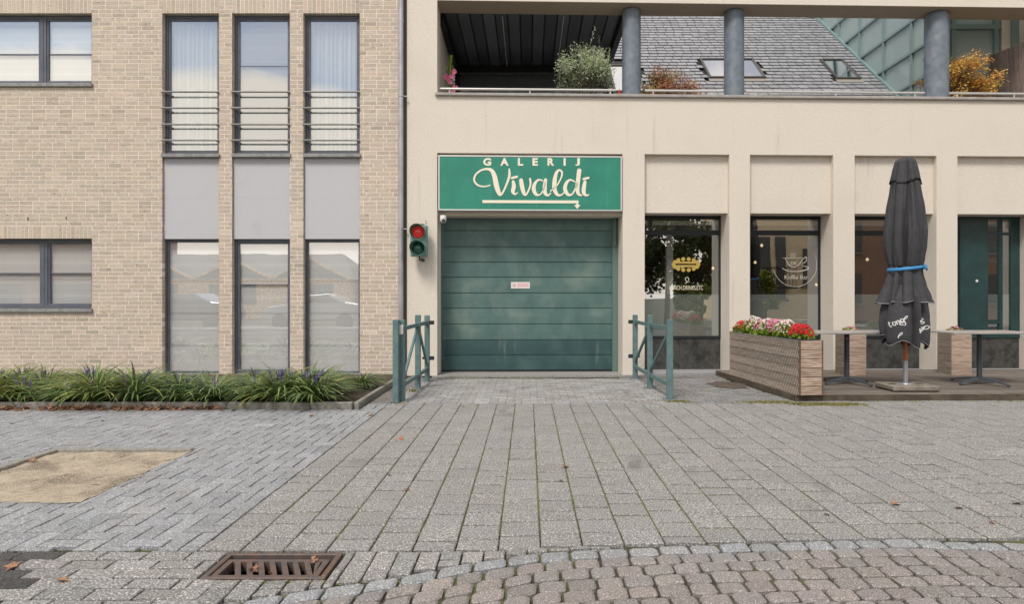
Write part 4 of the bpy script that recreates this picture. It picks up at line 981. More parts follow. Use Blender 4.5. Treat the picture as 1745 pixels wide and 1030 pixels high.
# ------------------------------------------------------------------ closed parasol
UX, UY = 5.10, 9.12
pb = thing('parasol_base', 'square concrete parasol base slab lying on the deck', 'parasol base', (UX, UY, DZ))
m_ = MB(); m_.box(4.80, 5.42, 8.86, 9.36, DZ+.012, DZ+.078, cham=.012)
pbs = m_.build('slab', CONC, pb)
m_ = MB()
for dx in (-.18, .19): m_.box(UX+dx-.05, UX+dx+.05, UY-.02, UY+.05, DZ+.077, DZ+.081, cham=.001)
m_.build('hand_hole', DEEP, pb)
m_ = MB(); 
for dx in (-.25, .25):
    for dy in (-.18, .18): m_.box(UX+dx-.04, UX+dx+.06, UY+dy-.04, UY+dy+.04, DZ, DZ+.013)
m_.build('pad', DARKM, pb)
pa = thing('closed_parasol', 'closed black parasol tied with a bright blue strap', 'parasol', (UX, UY, DZ+.078))
m_ = MB(); m_.tube([(UX, UY, DZ+.078), (UX, UY, .475)], .030, 20); m_.lathe([(.0005, DZ+.09), (.075, DZ+.09), (.08, DZ+.078)], (UX, UY, 0), 20); m_.build('pole_sleeve', PMETAL, pa, smooth=True)
m_ = MB(); m_.tube([(UX, UY, .47), (UX, UY, 3.1)], .026, 20); m_.build('pole', PWOOD, pa, smooth=True)
def folds(phi, n, ph, sharp): 
    s = .5+.5*cos(n*phi+ph); return s**sharp
def lerp(T, z):
    for (a, b), (c, d) in zip(T, T[1:]):
        if (a >= z >= c): k = (a-z)/(a-c) if a != c else 0; k = k*k*(3-2*k)*.5+k*.5; return b+(d-b)*k
    return T[-1][1] if z < T[-1][0] else T[0][1]
RT = [(3.205, .095), (3.17, .12), (3.0, .155), (2.8, .19), (2.5, .235), (2.2, .262), (2.0, .255), (1.85, .23), (1.73, .20)]
def fset(seed, n, w0, w1, d0, d1):
    r = random.Random(seed); out = []
    for i in range(n): out.append((2*pi*(i+r.uniform(-.28, .28))/n, r.uniform(w0, w1), r.uniform(d0, d1), r.uniform(-.25, .25), r.uniform(0, 6)))
    return out
def fval(S_, phi, z):
    t = 0
    for (p, w, d, dr, ph) in S_:
        a = (phi-p-dr*(z-2.2)-.06*sin(z*4+ph)+pi) % (2*pi)-pi; t = max(t, d*math.exp(-abs(a/w)**1.5))
    return t
FS1 = fset(3, 9, .08, .16, .28, .60); FS2 = fset(9, 17, .04, .08, .05, .14)
FS3 = fset(5, 8, .14, .28, .25, .55); FS4 = fset(8, 7, .16, .34, .30, .62)
def upper_r(phi, z):
    k = 1.05-fval(FS1, phi, z)-fval(FS2, phi, z)
    return lerp(RT, z)*(k+.03*sin(phi*2+z*2))
def cloth(rf, z0, z1, nphi, nz, off=0, zfun=None):
    V = []; Fc = []
    for i in range(nz+1):
        for k in range(nphi):
            phi = 2*pi*k/nphi; z = z0+(z1-z0)*i/nz
            if zfun: z = zfun(phi, i/nz, z)
            r = rf(phi, z0+(z1-z0)*i/nz)+off; V.append((UX+r*cos(phi), UY+r*sin(phi), z))
    for i in range(nz):
        for k in range(nphi): Fc.append((i*nphi+k, (i+1)*nphi+k, (i+1)*nphi+(k+1) % nphi, i*nphi+(k+1) % nphi))
    return V, Fc
m_ = MB(); V, Fc = cloth(upper_r, 3.205, 1.73, 144, 44); m_.add(V, Fc); 
m_.add([(UX, UY, 3.235)]+[V[k] for k in range(144)], [(0, k+1, (k+1) % 144+1) for k in range(144)])
can = m_.build('canopy', FABR, pa, smooth='all')
so = can.modifiers.new('thick', 'SOLIDIFY'); so.thickness = .004
# wind vent cap at the top with loose corners
def cap_r(phi, z): return upper_r(phi, z)+.010+.018*max(0, (3.2-z)/.42)*folds(phi, 4, .5, 1)
def cap_z(phi, t, z): return z-t*.06*(.5+.5*cos(3*phi+.5))+t*.05
m_ = MB(); V, Fc = cloth(cap_r, 3.19, 2.86, 144, 10, zfun=cap_z); m_.add(V, Fc); o = m_.build('vent_cap', FABR, pa, smooth='all'); so = o.modifiers.new('thick', 'SOLIDIFY'); so.thickness = .004
# blue strap
def strap_r(phi, z): return .212
m_ = MB(); V = []; n = 96
for k in range(n):
    phi = 2*pi*k/n; zc = 1.725+.024*cos(phi-.15)
    for dr, dz in ((.0, -.021), (.006, -.019), (.006, .019), (.0, .021)):
        r = strap_r(phi, 1.73)+dr+.004; V.append((UX+r*cos(phi), UY+r*sin(phi), zc+dz))
m_.add(V, [(k*4+j, k*4+j+1, ((k+1) % n)*4+j+1, ((k+1) % n)*4+j) for k in range(n) for j in range(3)]); 
m_.box(UX+.155, UX+.185, UY-.175, UY-.12, 1.705, 1.775, cham=.004); m_.bar((UX+.18, UY-.14, 1.75), (UX+.235, UY-.10, 1.70), .012, .03)
m_.build('strap', STRAP, pa, smooth='all')
# flared skirt below the strap, hem with points
ST = [(1.74, .185), (1.66, .198), (1.5, .235), (1.35, .285), (1.24, .325)]
def skirt_r(phi, z):
    q = max(0, (1.74-z)/.5); return lerp(ST, z)*(1.10-(.45+.75*q)*fval(FS3, phi, z)+.10*q*cos(2*phi-.1))
def skirt_z(phi, t, z): return z+t*.022*folds(phi, 8, 1.1, 1)-t*.012*cos(2*phi)
m_ = MB(); V, Fc = cloth(skirt_r, 1.745, 1.255, 192, 20, zfun=skirt_z); m_.add(V, Fc); o = m_.build('skirt', FABR, pa, smooth='all'); so = o.modifiers.new('thick', 'SOLIDIFY'); so.thickness = .004
m_ = MB(); V2 = []; base = V[-192:]
for p in base: V2 += [(p[0]+(p[0]-UX)*.012, p[1]+(p[1]-UY)*.012, p[2]+.008), (p[0]+(p[0]-UX)*.012, p[1]+(p[1]-UY)*.012, p[2]-.002)]
m_.add(V2, [(2*k, 2*k+1, (2*k+3) % 384, (2*k+2) % 384) for k in range(192)]); m_.build('hem_piping', FABW, pa)
# lower panels hanging in deep folds
LT = [(1.5, .17), (1.3, .25), (1.1, .285), (.95, .30), (.8, .295), (.66, .265)]
def low_r(phi, z):
    q = max(0, min(1, (1.5-z)/.5)); return lerp(LT, z)*(1.12-(.3+.8*q)*fval(FS4, phi, z)+.07*q*cos(2*phi-.2))
def low_z(phi, t, z): return z+t*t*(.17*fval(FS4, phi, z)-.06*cos(phi+.25)-.05*cos(5*phi+1.2)-.03)
m_ = MB(); V, Fc = cloth(low_r, 1.5, .72, 210, 26, zfun=low_z); m_.add(V, Fc); o = m_.build('lower_panel', FABR, pa, smooth='all'); so = o.modifiers.new('thick', 'SOLIDIFY'); so.thickness = .004
base = V[-210:]
m_ = MB(); V2 = []
for p in base: V2 += [(p[0]+(p[0]-UX)*.02, p[1]+(p[1]-UY)*.02, p[2]+.006), (p[0]+(p[0]-UX)*.02, p[1]+(p[1]-UY)*.02, p[2]-.001)]
m_.add(V2, [(2*k, 2*k+1, (2*k+3) % 420, (2*k+2) % 420) for k in range(210)]); m_.build('panel_hem', FABW, pa)
# printed script wrapped round the folds (only where the words show)
def wrap(rot, phi0, zc, size):
    c_, s_ = cos(rot), sin(rot)
    def f(a, b):
        x, z = (a*c_-b*s_)*size, (a*s_+b*c_)*size; phi = phi0+x/.30; zz_ = zc+z
        t = (1.5-zz_)/.78
        r = low_r(phi, zz_)+.007; return (UX+r*cos(phi), UY+r*sin(phi), zz_)
    return f
m_ = MB(); m_.open = True
def scr(f, S_):
    for P in S_:
        Q = catmull(P, 5)
        for i in range(len(Q)-1):
            (x, y, w), (x2, y2, w2) = Q[i], Q[i+1]; dx, dy = x2-x, y2-y; l = math.hypot(dx, dy) or 1; nx, ny = -dy/l, dx/l
            m_.add([f(x+nx*w/2, y+ny*w/2), f(x-nx*w/2, y-ny*w/2), f(x2-nx*w2/2, y2-ny*w2/2), f(x2+nx*w2/2, y2+ny*w2/2)], [(0, 1, 2, 3)])
# hand-drawn script letters "tongerlo": height 1 unit
SC = {'t': [[(.3,1.1,.14),(.15,.3,.16),(.3,0,.12),(.5,.2,.08)], [(0,.75,.1),(.5,.85,.1)]], 'o': [[(.5,.6,.1),(.2,.7,.14),(.05,.35,.16),(.25,0,.14),(.5,.2,.14),(.5,.6,.1),(.75,.6,.07)]],
      'n': [[(.05,.7,.12),(.05,0,.16)], [(.05,.4,.08),(.3,.7,.12),(.42,.5,.16),(.42,.1,.15),(.6,.05,.08)]], 'g': [[(.5,.6,.1),(.2,.7,.14),(.05,.35,.16),(.25,.05,.14),(.5,.3,.12),(.5,.65,.1),(.48,-.3,.16),(.25,-.6,.12),(0,-.4,.1)]],
      'e': [[(.05,.3,.1),(.4,.45,.1),(.35,.7,.12),(.1,.6,.15),(.08,.2,.15),(.3,0,.12),(.55,.15,.08)]], 'r': [[(.05,.7,.12),(.08,0,.16)], [(.05,.4,.08),(.25,.68,.12),(.45,.65,.14)]],
      'l': [[(.05,.2,.08),(.35,.8,.1),(.3,1.2,.13),(.1,.9,.15),(.1,.2,.16),(.3,0,.1)]], 'N': [[(.05,0,.14),(.1,1,.14)], [(.1,1,.1),(.5,0,.16)], [(.5,0,.1),(.6,1.05,.14)]], 'S': [[(.5,.85,.1),(.25,1,.14),(.1,.75,.15),(.4,.4,.16),(.35,.05,.14),(.05,.1,.1)]]}
def word(w, f, x=0, sc=1, adv=.66, y=0):
    for ch in w:
        scr(f, [[((px_*sc+x), py_*sc+y, pw*sc) for px_, py_, pw in P] for P in SC[ch]]); x += adv*sc
FL = -pi/2
word('tong', wrap(RAD(28), FL-1.05, .93, .070)); word('el', wrap(RAD(70), FL-.62, .96, .05)); word('erlo', wrap(RAD(-28), FL+.28, .985, .072)); word('tong', wrap(RAD(-20), FL+.27, 1.06, .055)); word('ngo', wrap(RAD(8), FL+.22, .86, .085)); word('erl', wrap(RAD(-10), FL+.2, 1.0, .06)); word('l', wrap(RAD(-25), FL-.62, 1.02, .07)); word('l', wrap(RAD(-25), FL-.80, .80, .07))
m_.build('printed_script', PRINT, pa)

# ------------------------------------------------------------------ planting: liriope clumps
def liriope(seed, nb=210, R=.34, H=.32, spikes=9):
    r = random.Random(seed); m = MB(); m.open = True; s_ = MB(); s_.open = True
    for i in range(nb):
        az = r.uniform(0, 2*pi); L_ = r.uniform(.65, 1.15)*.60; w = r.uniform(.0055, .0105); b0 = r.uniform(0, .05)
        out = r.random()**.8; el = RAD(88-45*out); p = Vector((cos(az)*b0, sin(az)*b0, 0)); d = Vector((cos(az)*cos(el), sin(az)*cos(el), sin(el)))
        side = Vector((-sin(az), cos(az), 0)); side = (side+Vector((0, 0, r.uniform(-.5, .5)))).normalized(); k = r.uniform(.7, 1.25); col = (k*r.uniform(.9, 1.25), k, k*r.uniform(.7, 1.1))
        if r.random() < .08: col = (2.3*k, 1.45*k, 1.6*k)
        V = []; n = 6; curl = r.uniform(.20, .44)
        for j in range(n+1):
            ww = w*(1 if j < n-1 else (.6 if j == n-1 else .08)); V += [p-side*ww, p+side*ww]
            p = p+d*(L_/n); d = (d+Vector((cos(az)*.16, sin(az)*.16, -curl*(.55+.25*j*.5)))).normalized()
            if p.z < .005: p.z = .005
        m.add(V, [(2*j, 2*j+1, 2*j+3, 2*j+2) for j in range(n)], 0, col)
    for i in range(spikes):
        az = r.uniform(0, 2*pi); ln = r.uniform(.26, .38)*H/.30; q = r.uniform(.02, .10); tip = Vector((cos(az)*q*1.6, sin(az)*q*1.6, ln))
        s_.tube([(cos(az)*.02, sin(az)*.02, .02), tip], .0022, 4, 1)
        for j in range(16):
            t = .62+.38*j/15; c = tip*t; k = r.uniform(.7, 1.3); s = .013*(1.25-t*.6)
            for _ in range(3):
                a = Vector((r.gauss(0, 1), r.gauss(0, 1), r.gauss(0, 1))).normalized()*s; b = a.orthogonal().normalized()*s; s_.add([c+a, c+b, c-a, c-b], [(0, 1, 2, 3)], 0, (k, k, k))
    return m, s_
rnd2 = random.Random(21); protos = []
for v_ in range(5):
    r = thing('liriope_clump', 'clump of arching green strap leaves in the bed along the brick wall', 'plant', (0, 0, .03), None, 'liriope clumps in the bed along the brick wall')
    a, b = liriope(50+v_, spikes=(6, 16, 9, 3, 13)[v_])
    for q in (a, b): q.v = [(x, y, z+.03) for x, y, z in q.v]
    a.build('leaves', LEAFG2 if v_ in (1, 3) else LEAFG, r); b.build('flower_spikes', [PURP, LEAFG], r); protos.append(r)
spots = []
x = -9.3
while x < -2.20:
    spots.append((x+rnd2.uniform(-.05, .05), 8.33+rnd2.uniform(-.05, .06), rnd2.uniform(.92, 1.28))); x += rnd2.uniform(.36, .54)
x = -9.4
while x < -2.3:
    spots.append((x+rnd2.uniform(-.08, .08), 9.0+rnd2.uniform(-.1, .1), rnd2.uniform(.8, .98))); x += rnd2.uniform(.42, .52)
x = -9.6
while x < -2.3:
    spots.append((x+rnd2.uniform(-.08, .08), 9.75+rnd2.uniform(-.2, .2), rnd2.uniform(.7, .85))); x += rnd2.uniform(.5, .65)
used = set()
for i, (x, y, s) in enumerate(spots):
    k = i % 5 if i < 5 else rnd2.randrange(5)
    o = protos[k] if k not in used else dup(protos[k]); used.add(k)
    o.location = (x, y, .03); o.rotation_euler = (0, 0, rnd2.uniform(0, 6.28)); o.scale = (s, s, s*rnd2.uniform(.70, .92))
big = thing('liriope_clump', 'tallest and darkest leafy clump of the bed in front of the third ground floor window', 'plant', (0, 0, .03))
a, b = liriope(99, nb=280, spikes=10)
for q in (a, b): q.v = [(x*1.05, y*1.05, z*1.0+.03) for x, y, z in q.v]
a.build('leaves', mk('liriope_leaf_dark', (.085, .155, .035), .5, var=(.06, .12, .03), vs=5, tint=True, subs=.2), big); b.build('flower_spikes', [PURP, LEAFG], big); big.location = (-2.75, 8.50, .03)

# dry leaves
def dleaf(m, x, y, z, s, r, curl=.3, up=None):
    a = r.uniform(0, 6.28); n = Vector((r.gauss(0, curl), r.gauss(0, curl), 1)).normalized(); t = Vector((cos(a), sin(a), 0)); t = (t-n*t.dot(n)).normalized(); b = n.cross(t); k = r.uniform(.6, 1.3)
    out = []
    R_ = [1, .45, .8, .4, .85, .42, .8, .4, .9, .45]
    for j, q in enumerate(R_):
        th = 2*pi*j/len(R_); out.append(Vector((x, y, z+s*.12))+t*cos(th)*s*q+b*sin(th)*s*q*.8+n*s*(.25*abs(sin(th))*r.uniform(.2, 1)))
    m.add([Vector((x, y, z+s*.08))]+out, [(0, j+1, (j+1) % len(R_)+1) for j in range(len(R_))], 0, (k, k*r.uniform(.85, 1.1), k*.95))
m_ = MB(); m_.open = True; r = random.Random(4)
for _ in range(420):
    cx = r.choice((-7.6, -6.9, -6.3, -6.0, -5.5, -5.3, -4.9, -4.7, -4.3, -3.8)); x = cx+r.gauss(0, .16); y = 8.02-abs(r.gauss(0, .05)); dleaf(m_, x, y, .0+r.uniform(0, .035)*(1 if y > 7.98 else 0), r.uniform(.025, .055), r, .6)
for _ in range(60): dleaf(m_, r.uniform(-8.5, -2), 8.0-r.random()**2*.15, 0, r.uniform(.01, .025), r, .4)
for _ in range(60): dleaf(m_, -1.85+r.gauss(0, .10), r.uniform(8.2, 9.8), -.004, r.uniform(.008, .02), r, .3)
for _ in range(90): dleaf(m_, 1.65+r.gauss(0, .28), 8.66+r.gauss(0, .07), .0, r.uniform(.008, .018), r, .3)
tag(struct(m_.build('leaf_litter', DRYL), 'stuff'), 'brown leaf litter gathered along the bed kerb and barriers', 'leaf litter')
LV_ = [(963, 797, .055, DRYO, 'orange fallen leaf lying in the middle of the driveway'), (955, 821, .03, DRYL, 'small brown leaf just before the orange one on the driveway'), (683, 750, .045, DRYO, 'small orange leaf on the driveway before the left barrier'), (664, 812, .03, DRYL, 'brown leaf fragment on the left part of the driveway'),
       (694, 836, .032, DRYL, 'reddish leaf on the driveway nearer the street'), (1527, 862, .05, DRYL, 'curled brown leaf on the right paving'), (1634, 868, .04, DRYL, 'tan leaf right of the curled leaf on the paving'), (1735, 860, .06, DRYL, 'brown leaf at the right edge of the paving'),
       (1690, 893, .03, DRYO, 'little orange leaf near the right paving seam'), (55, 786, .05, DRYL, 'dry leaf on the sand of the tree pit'), (20, 723, .04, DRYL, 'dry leaf on the pavement left of the tree pit'), (176, 719, .04, DRYL, 'dry leaf on the pavement behind the tree pit'),
       (530, 710, .05, DRYL, 'dry leaf on the pavement before the bed'), (632, 709, .06, DRYL, 'dark curled leaf near the kerb corner'), (22, 968, .055, DRYL, 'pale brown leaf on the dark paving at lower left'), (105, 992, .045, DRYL, 'reddish leaf on the edge of the dark paving'), (1408, 879, .03, DRYL, 'tan leaf on the far right driveway slabs'), (790, 694, .03, DRYL, 'small leaf on the slabs before the entrance')]
for px, py, s, mt, lab in LV_:
    y = GY(py); x = (px-VX)/F*y; m_ = MB(); m_.open = True; dleaf(m_, x, y, .002, s, r, .25); tag(m_.build('fallen_leaf', mt), lab, 'leaf', None)
gl_ = MB(); gl_.open = True
for dx, dy in ((-.06, -.05), (-.03, -.06), (-.045, -.03), (.2, .1), (.22, .06), (.05, -.09)): dleaf(gl_, -1.3+dx, 3.36+dy, -.004, rnd.uniform(.015, .03), rnd, .6)
tag(gl_.build('leaf_debris', DRYL), 'brown leaf debris caught in the gully grate', 'leaf debris')
# weeds and grass
def tuft(m, x, y, z, h, n, sp, r):
    for _ in range(n):
        az = r.uniform(0, 6.28); p = Vector((x+r.gauss(0, sp), y+r.gauss(0, sp), z)); d = Vector((cos(az)*.6, sin(az)*.6, 1)).normalized(); s = Vector((-sin(az), cos(az), 0))*.0035; l = h*r.uniform(.5, 1.2); k = r.uniform(.7, 1.4); q = p+d*l*.5; e = q+Vector((d.x*l*.5, d.y*l*.5, l*.25))
        m.add([p-s, p+s, q-s*.8, q+s*.8, e], [(0, 1, 3, 2), (2, 3, 4)], 0, (k*1.1, k, k))
m_ = MB(); m_.open = True
for _ in range(520):
    t = r.random(); x = 2.95+t*1.15+r.gauss(0, .05); y = 8.50-abs(r.gauss(0, .085))-.06*t+.12*(x < 3.3); tuft(m_, x, y, -.002, .028, 7, .02, r)
for _ in range(100): x = r.uniform(4.0, 8.0); tuft(m_, x, 8.62+r.gauss(0, .02), 0, .022, 3, .01, r)
for _ in range(60): tuft(m_, 1.95+r.gauss(0, .08), 8.60+r.gauss(0, .03), 0, .03, 5, .02, r)
for _ in range(50): tuft(m_, 2.8+r.gauss(0, .10), 8.52+r.gauss(0, .02), 0, .02, 4, .02, r)
tag(struct(m_.build('grass', WEED), 'stuff'), 'short green weeds along the deck and planter foot', 'grass')
for (x, y, h, n, sp, lab) in ((-1.62, 9.52, .075, 60, .035, 'bright green weed tuft growing inside the left barrier'), (-1.58, 8.42, .035, 40, .05, 'flat weed tuft at the foot of the left barrier')):
    m_ = MB(); m_.open = True; tuft(m_, x, y, -.004, h, n, sp, r); tag(m_.build('weed_tuft', WEED), lab, 'weed')
m_ = MB(); m_.open = True                                   # moss in the joints
for _ in range(3200):
    c = r.choice((0, 1, 1, 1, 1, 1, 2))
    if c == 0: x, y = r.uniform(-5, 4.8), SEAM+r.gauss(0, .006); 
    elif c == 1: x = XB+.2265*r.randrange(0, 32); y = SEAM+abs(r.gauss(0, 1.6)); x += r.gauss(0, .002)
    else: x, y = r.gauss(-1.2, .25), 3.17+r.gauss(0, .012)
    if y > 8.4: continue
    tuft(m_, x, y, -.012, .014 if c != 2 else .018, 2, .004, r)
tag(struct(m_.build('moss', mk('moss', (.11, .12, .035), .9, tint=True)), 'stuff'), 'green moss and tiny weeds in the paving joints', 'moss')

# ------------------------------------------------------------------ upper terrace: pergola, plants, fence
PZ = 6.40
pg = thing('pergola', 'black louvred pergola roof standing on the loggia terrace', 'pergola', (.05, 13.3, 3.7))
m_ = MB(); xa, xb = -1.50, 1.66; n = 14; w_ = (xb-xa)/n
for i in range(n): m_.box(xa+i*w_+.012, xa+(i+1)*w_-.012, 12.05, 14.72, PZ-.01*(i % 2), PZ+.03, 0, ((.8, 1.3, .9, 1.6, 1, 1.2)[i % 6],)*3)
m_.box(xa, xb, 12.05, 14.7, PZ+.035, PZ+.06, 1); m_.build('louvre', [PERG, PERGB], pg)
m_ = MB(); m_.box(xa-.10, xa, 12.0, 14.85, PZ-.16, PZ+.12); m_.box(xb, xb+.10, 12.0, 14.85, PZ-.16, PZ+.12); m_.box(xa, xb, 14.72, 14.84, PZ-.16, PZ+.12); m_.box(xa-.1, xb+.1, 11.96, 12.04, PZ+.02, PZ+.14); m_.build('beam', PERGB, pg)
for x in (xa-.05, xb+.05): m_ = MB(); m_.box(x-.05, x+.05, 14.74, 14.84, 3.7, PZ-.16); m_.build('post', PERGB, pg)
for px in (860.5, 955): m_ = MB(); xx = (px-900)/1150*13.4; m_.box(xx-.008, xx+.008, 12.1, 14.7, PZ-.035, PZ-.015); m_.build('light_strip', WHITEP, pg)
m_ = MB(); m_.tube([(xa, 14.66, PZ-.20), (xb, 14.66, PZ-.19)], .012, 6)
for i in range(16): m_.lathe([(.0005, -.02), (.016, 0), (.0005, .015)], (xa+.1+i*.2, 14.65, PZ-.215), 6)
m_.build('light_string', STEEL, pg)
m_ = MB(); m_.box(xa, xb, 14.80, 14.86, PZ-.45, PZ-.16); m_.build('blind_box', PERG, pg)
m_ = MB()
for i in range(7): m_.box(-1.45+i*.45, -1.0+i*.45, 15.6, 15.7, 3.7, PZ+.1, 0, ((1.6, 2.6, 1.2, 3.2, 1.5, 2.2, 1.1)[i],)*3)
for i in range(7): m_.box(-1.4+i*.45, -1.36+i*.45, 15.57, 15.6, 3.7, 5.9, 1)
m_.box(-1.45, 1.6, 15.57, 15.6, 5.85, 5.93, 1)
tag(m_.build('glass_screen', [PERG, PERGB]), 'dark glazed screen at the back of the pergola terrace', 'screen')

def twigs(m, p, d, l, r0, depth, r, tips, spread=.5):
    q = p+d*l; mid = p+d*l*.5+Vector((r.gauss(0, .04), r.gauss(0, .04), r.gauss(0, .03)))*l; m.tube([p, mid, q], [r0, r0*.82, r0*.62], 5, caps=False)
    if depth == 0: tips.append((q, d)); return
    for _ in range(r.choice((2, 3, 3))):
        nd = (d+Vector((r.gauss(0, spread), r.gauss(0, spread), r.gauss(0.05, spread*.6)))).normalized(); twigs(m, q if r.random() < .7 else mid, nd, l*r.uniform(.62, .9), r0*.6, depth-1, r, tips, spread)
def bush(name, label, cat, base, h, Rxy, mats, leaf, n, seed, stems=3, depth=3, flat=1, pot=True, shape=None, spread=.5, sprays=0):
    r = random.Random(seed); root = thing(name, label, cat, base); m = MB(); tips = []
    for k in range(stems):
        az = r.uniform(0, 6.28); twigs(m, Vector(base)+Vector((0, 0, .3)), Vector((cos(az)*.35, sin(az)*.3, 1)).normalized(), h*.3, .02, depth, r, tips, spread)
    m.build('trunk', BARK, root)
    L_ = MB(); L_.open = True
    zc = base[2]+h*.62
    for _ in range(n):
        q, d = r.choice(tips); p = q+Vector((r.gauss(0, .075), r.gauss(0, .075), r.gauss(0, .065)))
        if shape and not shape(p, r): continue
        s = leaf*r.uniform(.6, 1.3); a = (d*.6+Vector((r.gauss(0, .8), r.gauss(0, .8), r.gauss(0, .8)))).normalized(); b = a.orthogonal().normalized(); k = r.uniform(.65, 1.35)
        L_.add([p, p+a*s*.5+b*s*.25*flat, p+a*s, p+a*s*.5-b*s*.25*flat], [(0, 1, 2, 3)], 0, (k*r.uniform(.9, 1.1), k, k*r.uniform(.85, 1.1)))
    for _ in range(sprays):                                  # upright shoots breaking the outline
        q, d = r.choice([t for t in tips if t[0].z > zc] or tips); e = q+Vector((r.gauss(0, .05), r.gauss(0, .04), r.uniform(.12, .3)))
        for j in range(26):
            p = q.lerp(e, j/26); s = leaf*r.uniform(.6, 1); a = Vector((r.gauss(0, .7), r.gauss(0, .7), r.gauss(.5, .5))).normalized(); b = a.orthogonal().normalized(); k = r.uniform(.7, 1.4); L_.add([p, p+a*s*.5+b*s*.2, p+a*s, p+a*s*.5-b*s*.2], [(0, 1, 2, 3)], 0, (k, k, k))
    L_.build('crown', mats, root)
    if pot:
        m = MB(); m.lathe([(.0005, .0), (.17, .0), (.22, .36), (.20, .36), (.18, .30), (.0005, .30)], base, 20); m.build('pot', CONC, root, smooth=True)
    return root
bush('olive_bush', 'grey green olive bush in a pot behind the loggia railing', 'bush', (.99, 12.15, 4.25), 1.45, .5, LOLIVE, .045, 9000, 5, stems=5, depth=3, sprays=26, spread=.62,
     shape=lambda p, r: ((p.x-.99)/.56)**2+((p.y-12.15)/.5)**2+((p.z-5.30)/.62)**2 < 1+r.gauss(0, .10))
bush('maple_bush', 'low reddish brown maple bush between the first two loggia columns', 'bush', (2.62, 12.4, 4.15), 1.2, .5, LMAPLE, .045, 9000, 8, stems=6, depth=3, spread=.8,
     shape=lambda p, r: (p.z < 5.28+r.gauss(0, .04)-.30*abs(p.x-2.65) and 1.97 < p.x+r.gauss(0, .03) < 3.45) or (abs(p.x-2.40+r.gauss(0, .06)) < .22 and p.z < 5.65))
bush('orange_shrub', 'orange autumn shrub behind the third loggia column', 'bush', (7.72, 12.45, 4.2), 1.5, .6, LORANGE, .05, 13000, 12, stems=7, depth=3, spread=.62,
     shape=lambda p, r: (6.9 < p.x < 8.45+r.gauss(0, .04)) and p.z < 5.55+.25*max(0, 1-abs(p.x-7.95)*3)+r.gauss(0, .04)-.25*abs(p.x-7.9) and 11.72 < p.y < 12.75 and p.z > 4.3 and not (abs(p.x-7.45) < .14 and 4.95 < p.z < 5.2))
# hollyhock at the left end of the loggia
hk = thing('hollyhock', 'pink flowering stalk at the left end of the loggia railing', 'plant', (-1.40, 11.95, 3.9))
m_ = MB(); m_.tube([(-1.42, 11.95, 3.9), (-1.40, 11.95, 5.0), (-1.36, 11.95, 5.62)], .012, 6)
for k in range(190):
    z = rnd.uniform(4.6, 5.62); a = rnd.uniform(0, 6.28); t_ = (5.7-z); s = rnd.uniform(.02, .05); p = Vector((-1.40+(z-5)*.06, 11.95, z)); d = Vector((cos(a), sin(a), rnd.uniform(-.2, .6))); b = d.orthogonal().normalized()
    c_ = p+d*rnd.uniform(.01, .07*min(1, t_+.25)); m_.add([c_, c_+d*s*.5+b*s*.4, c_+d*s, c_+d*s*.5-b*s*.4], [(0, 1, 2, 3)], 0, (1.2, 1.1, .9))
m_.open = True; m_.build('stalk', FGREEN, hk)
m_ = MB(); m_.open = True
for (dx, z) in ((-.02, 5.18), (.06, 5.22), (.03, 5.12), (-.05, 5.22), (.10, 5.30), (.08, 4.98), (.12, 5.02), (.03, 4.92), (-.03, 4.86), (.1, 4.86)):
    for k in range(9):
        a = 2*pi*k/9; s = rnd.uniform(.035, .05); c_ = Vector((-1.40+dx, 11.87, z)); k_ = rnd.uniform(.8, 1.2); m_.add([c_, c_+Vector((cos(a-.35)*s, -.02, sin(a-.35)*s)), c_+Vector((cos(a)*s*1.15, -.012, sin(a)*s*1.15)), c_+Vector((cos(a+.35)*s, -.02, sin(a+.35)*s))], [(0, 1, 2, 3)], 0, (k_, k_, k_))
m_.build('bloom', FPINK, hk)
m_ = MB(); m_.lathe([(.0005, 0), (.15, 0), (.19, .3), (.16, .3), (.0005, .26)], (-1.40, 11.95, 3.72), 18); m_.build('pot', CONC, hk, smooth=True)
m_ = MB(); m_.lathe([(.085, 0), (.06, .12), (.03, .22), (.0005, .30)], (1.60, 11.85, 4.70), 14); m_.lathe([(.06, -.95), (.06, 0)], (1.60, 11.85, 4.70), 10); tag(m_.build('red_ornament', mk('red_cloth', (.35, .03, .03), .8), smooth=True), 'small red cone shaped ornament left of the first loggia column', 'ornament')
# timber screen at the right end
sc_ = thing('timber_screen', 'weathered vertical board screen at the right end of the loggia', 'fence', (8.95, 12.5, 3.7))
m_ = MB()
for i in range(10):
    y = 12.02+i*.128; zt = 5.92+.012*i; k = rnd.uniform(.8, 1.25); m_.box(8.92, 8.945, y+.016, y+.116, 3.7, zt+rnd.uniform(-.01, .01), 0, (k, k, k))
m_.build('board', WOODS, sc_)
m_ = MB(); m_.box(8.946, 8.99, 12.0, 13.3, 5.5, 5.58); m_.box(8.946, 8.99, 12.0, 13.3, 4.3, 4.38); m_.build('rail', WOODS, sc_)

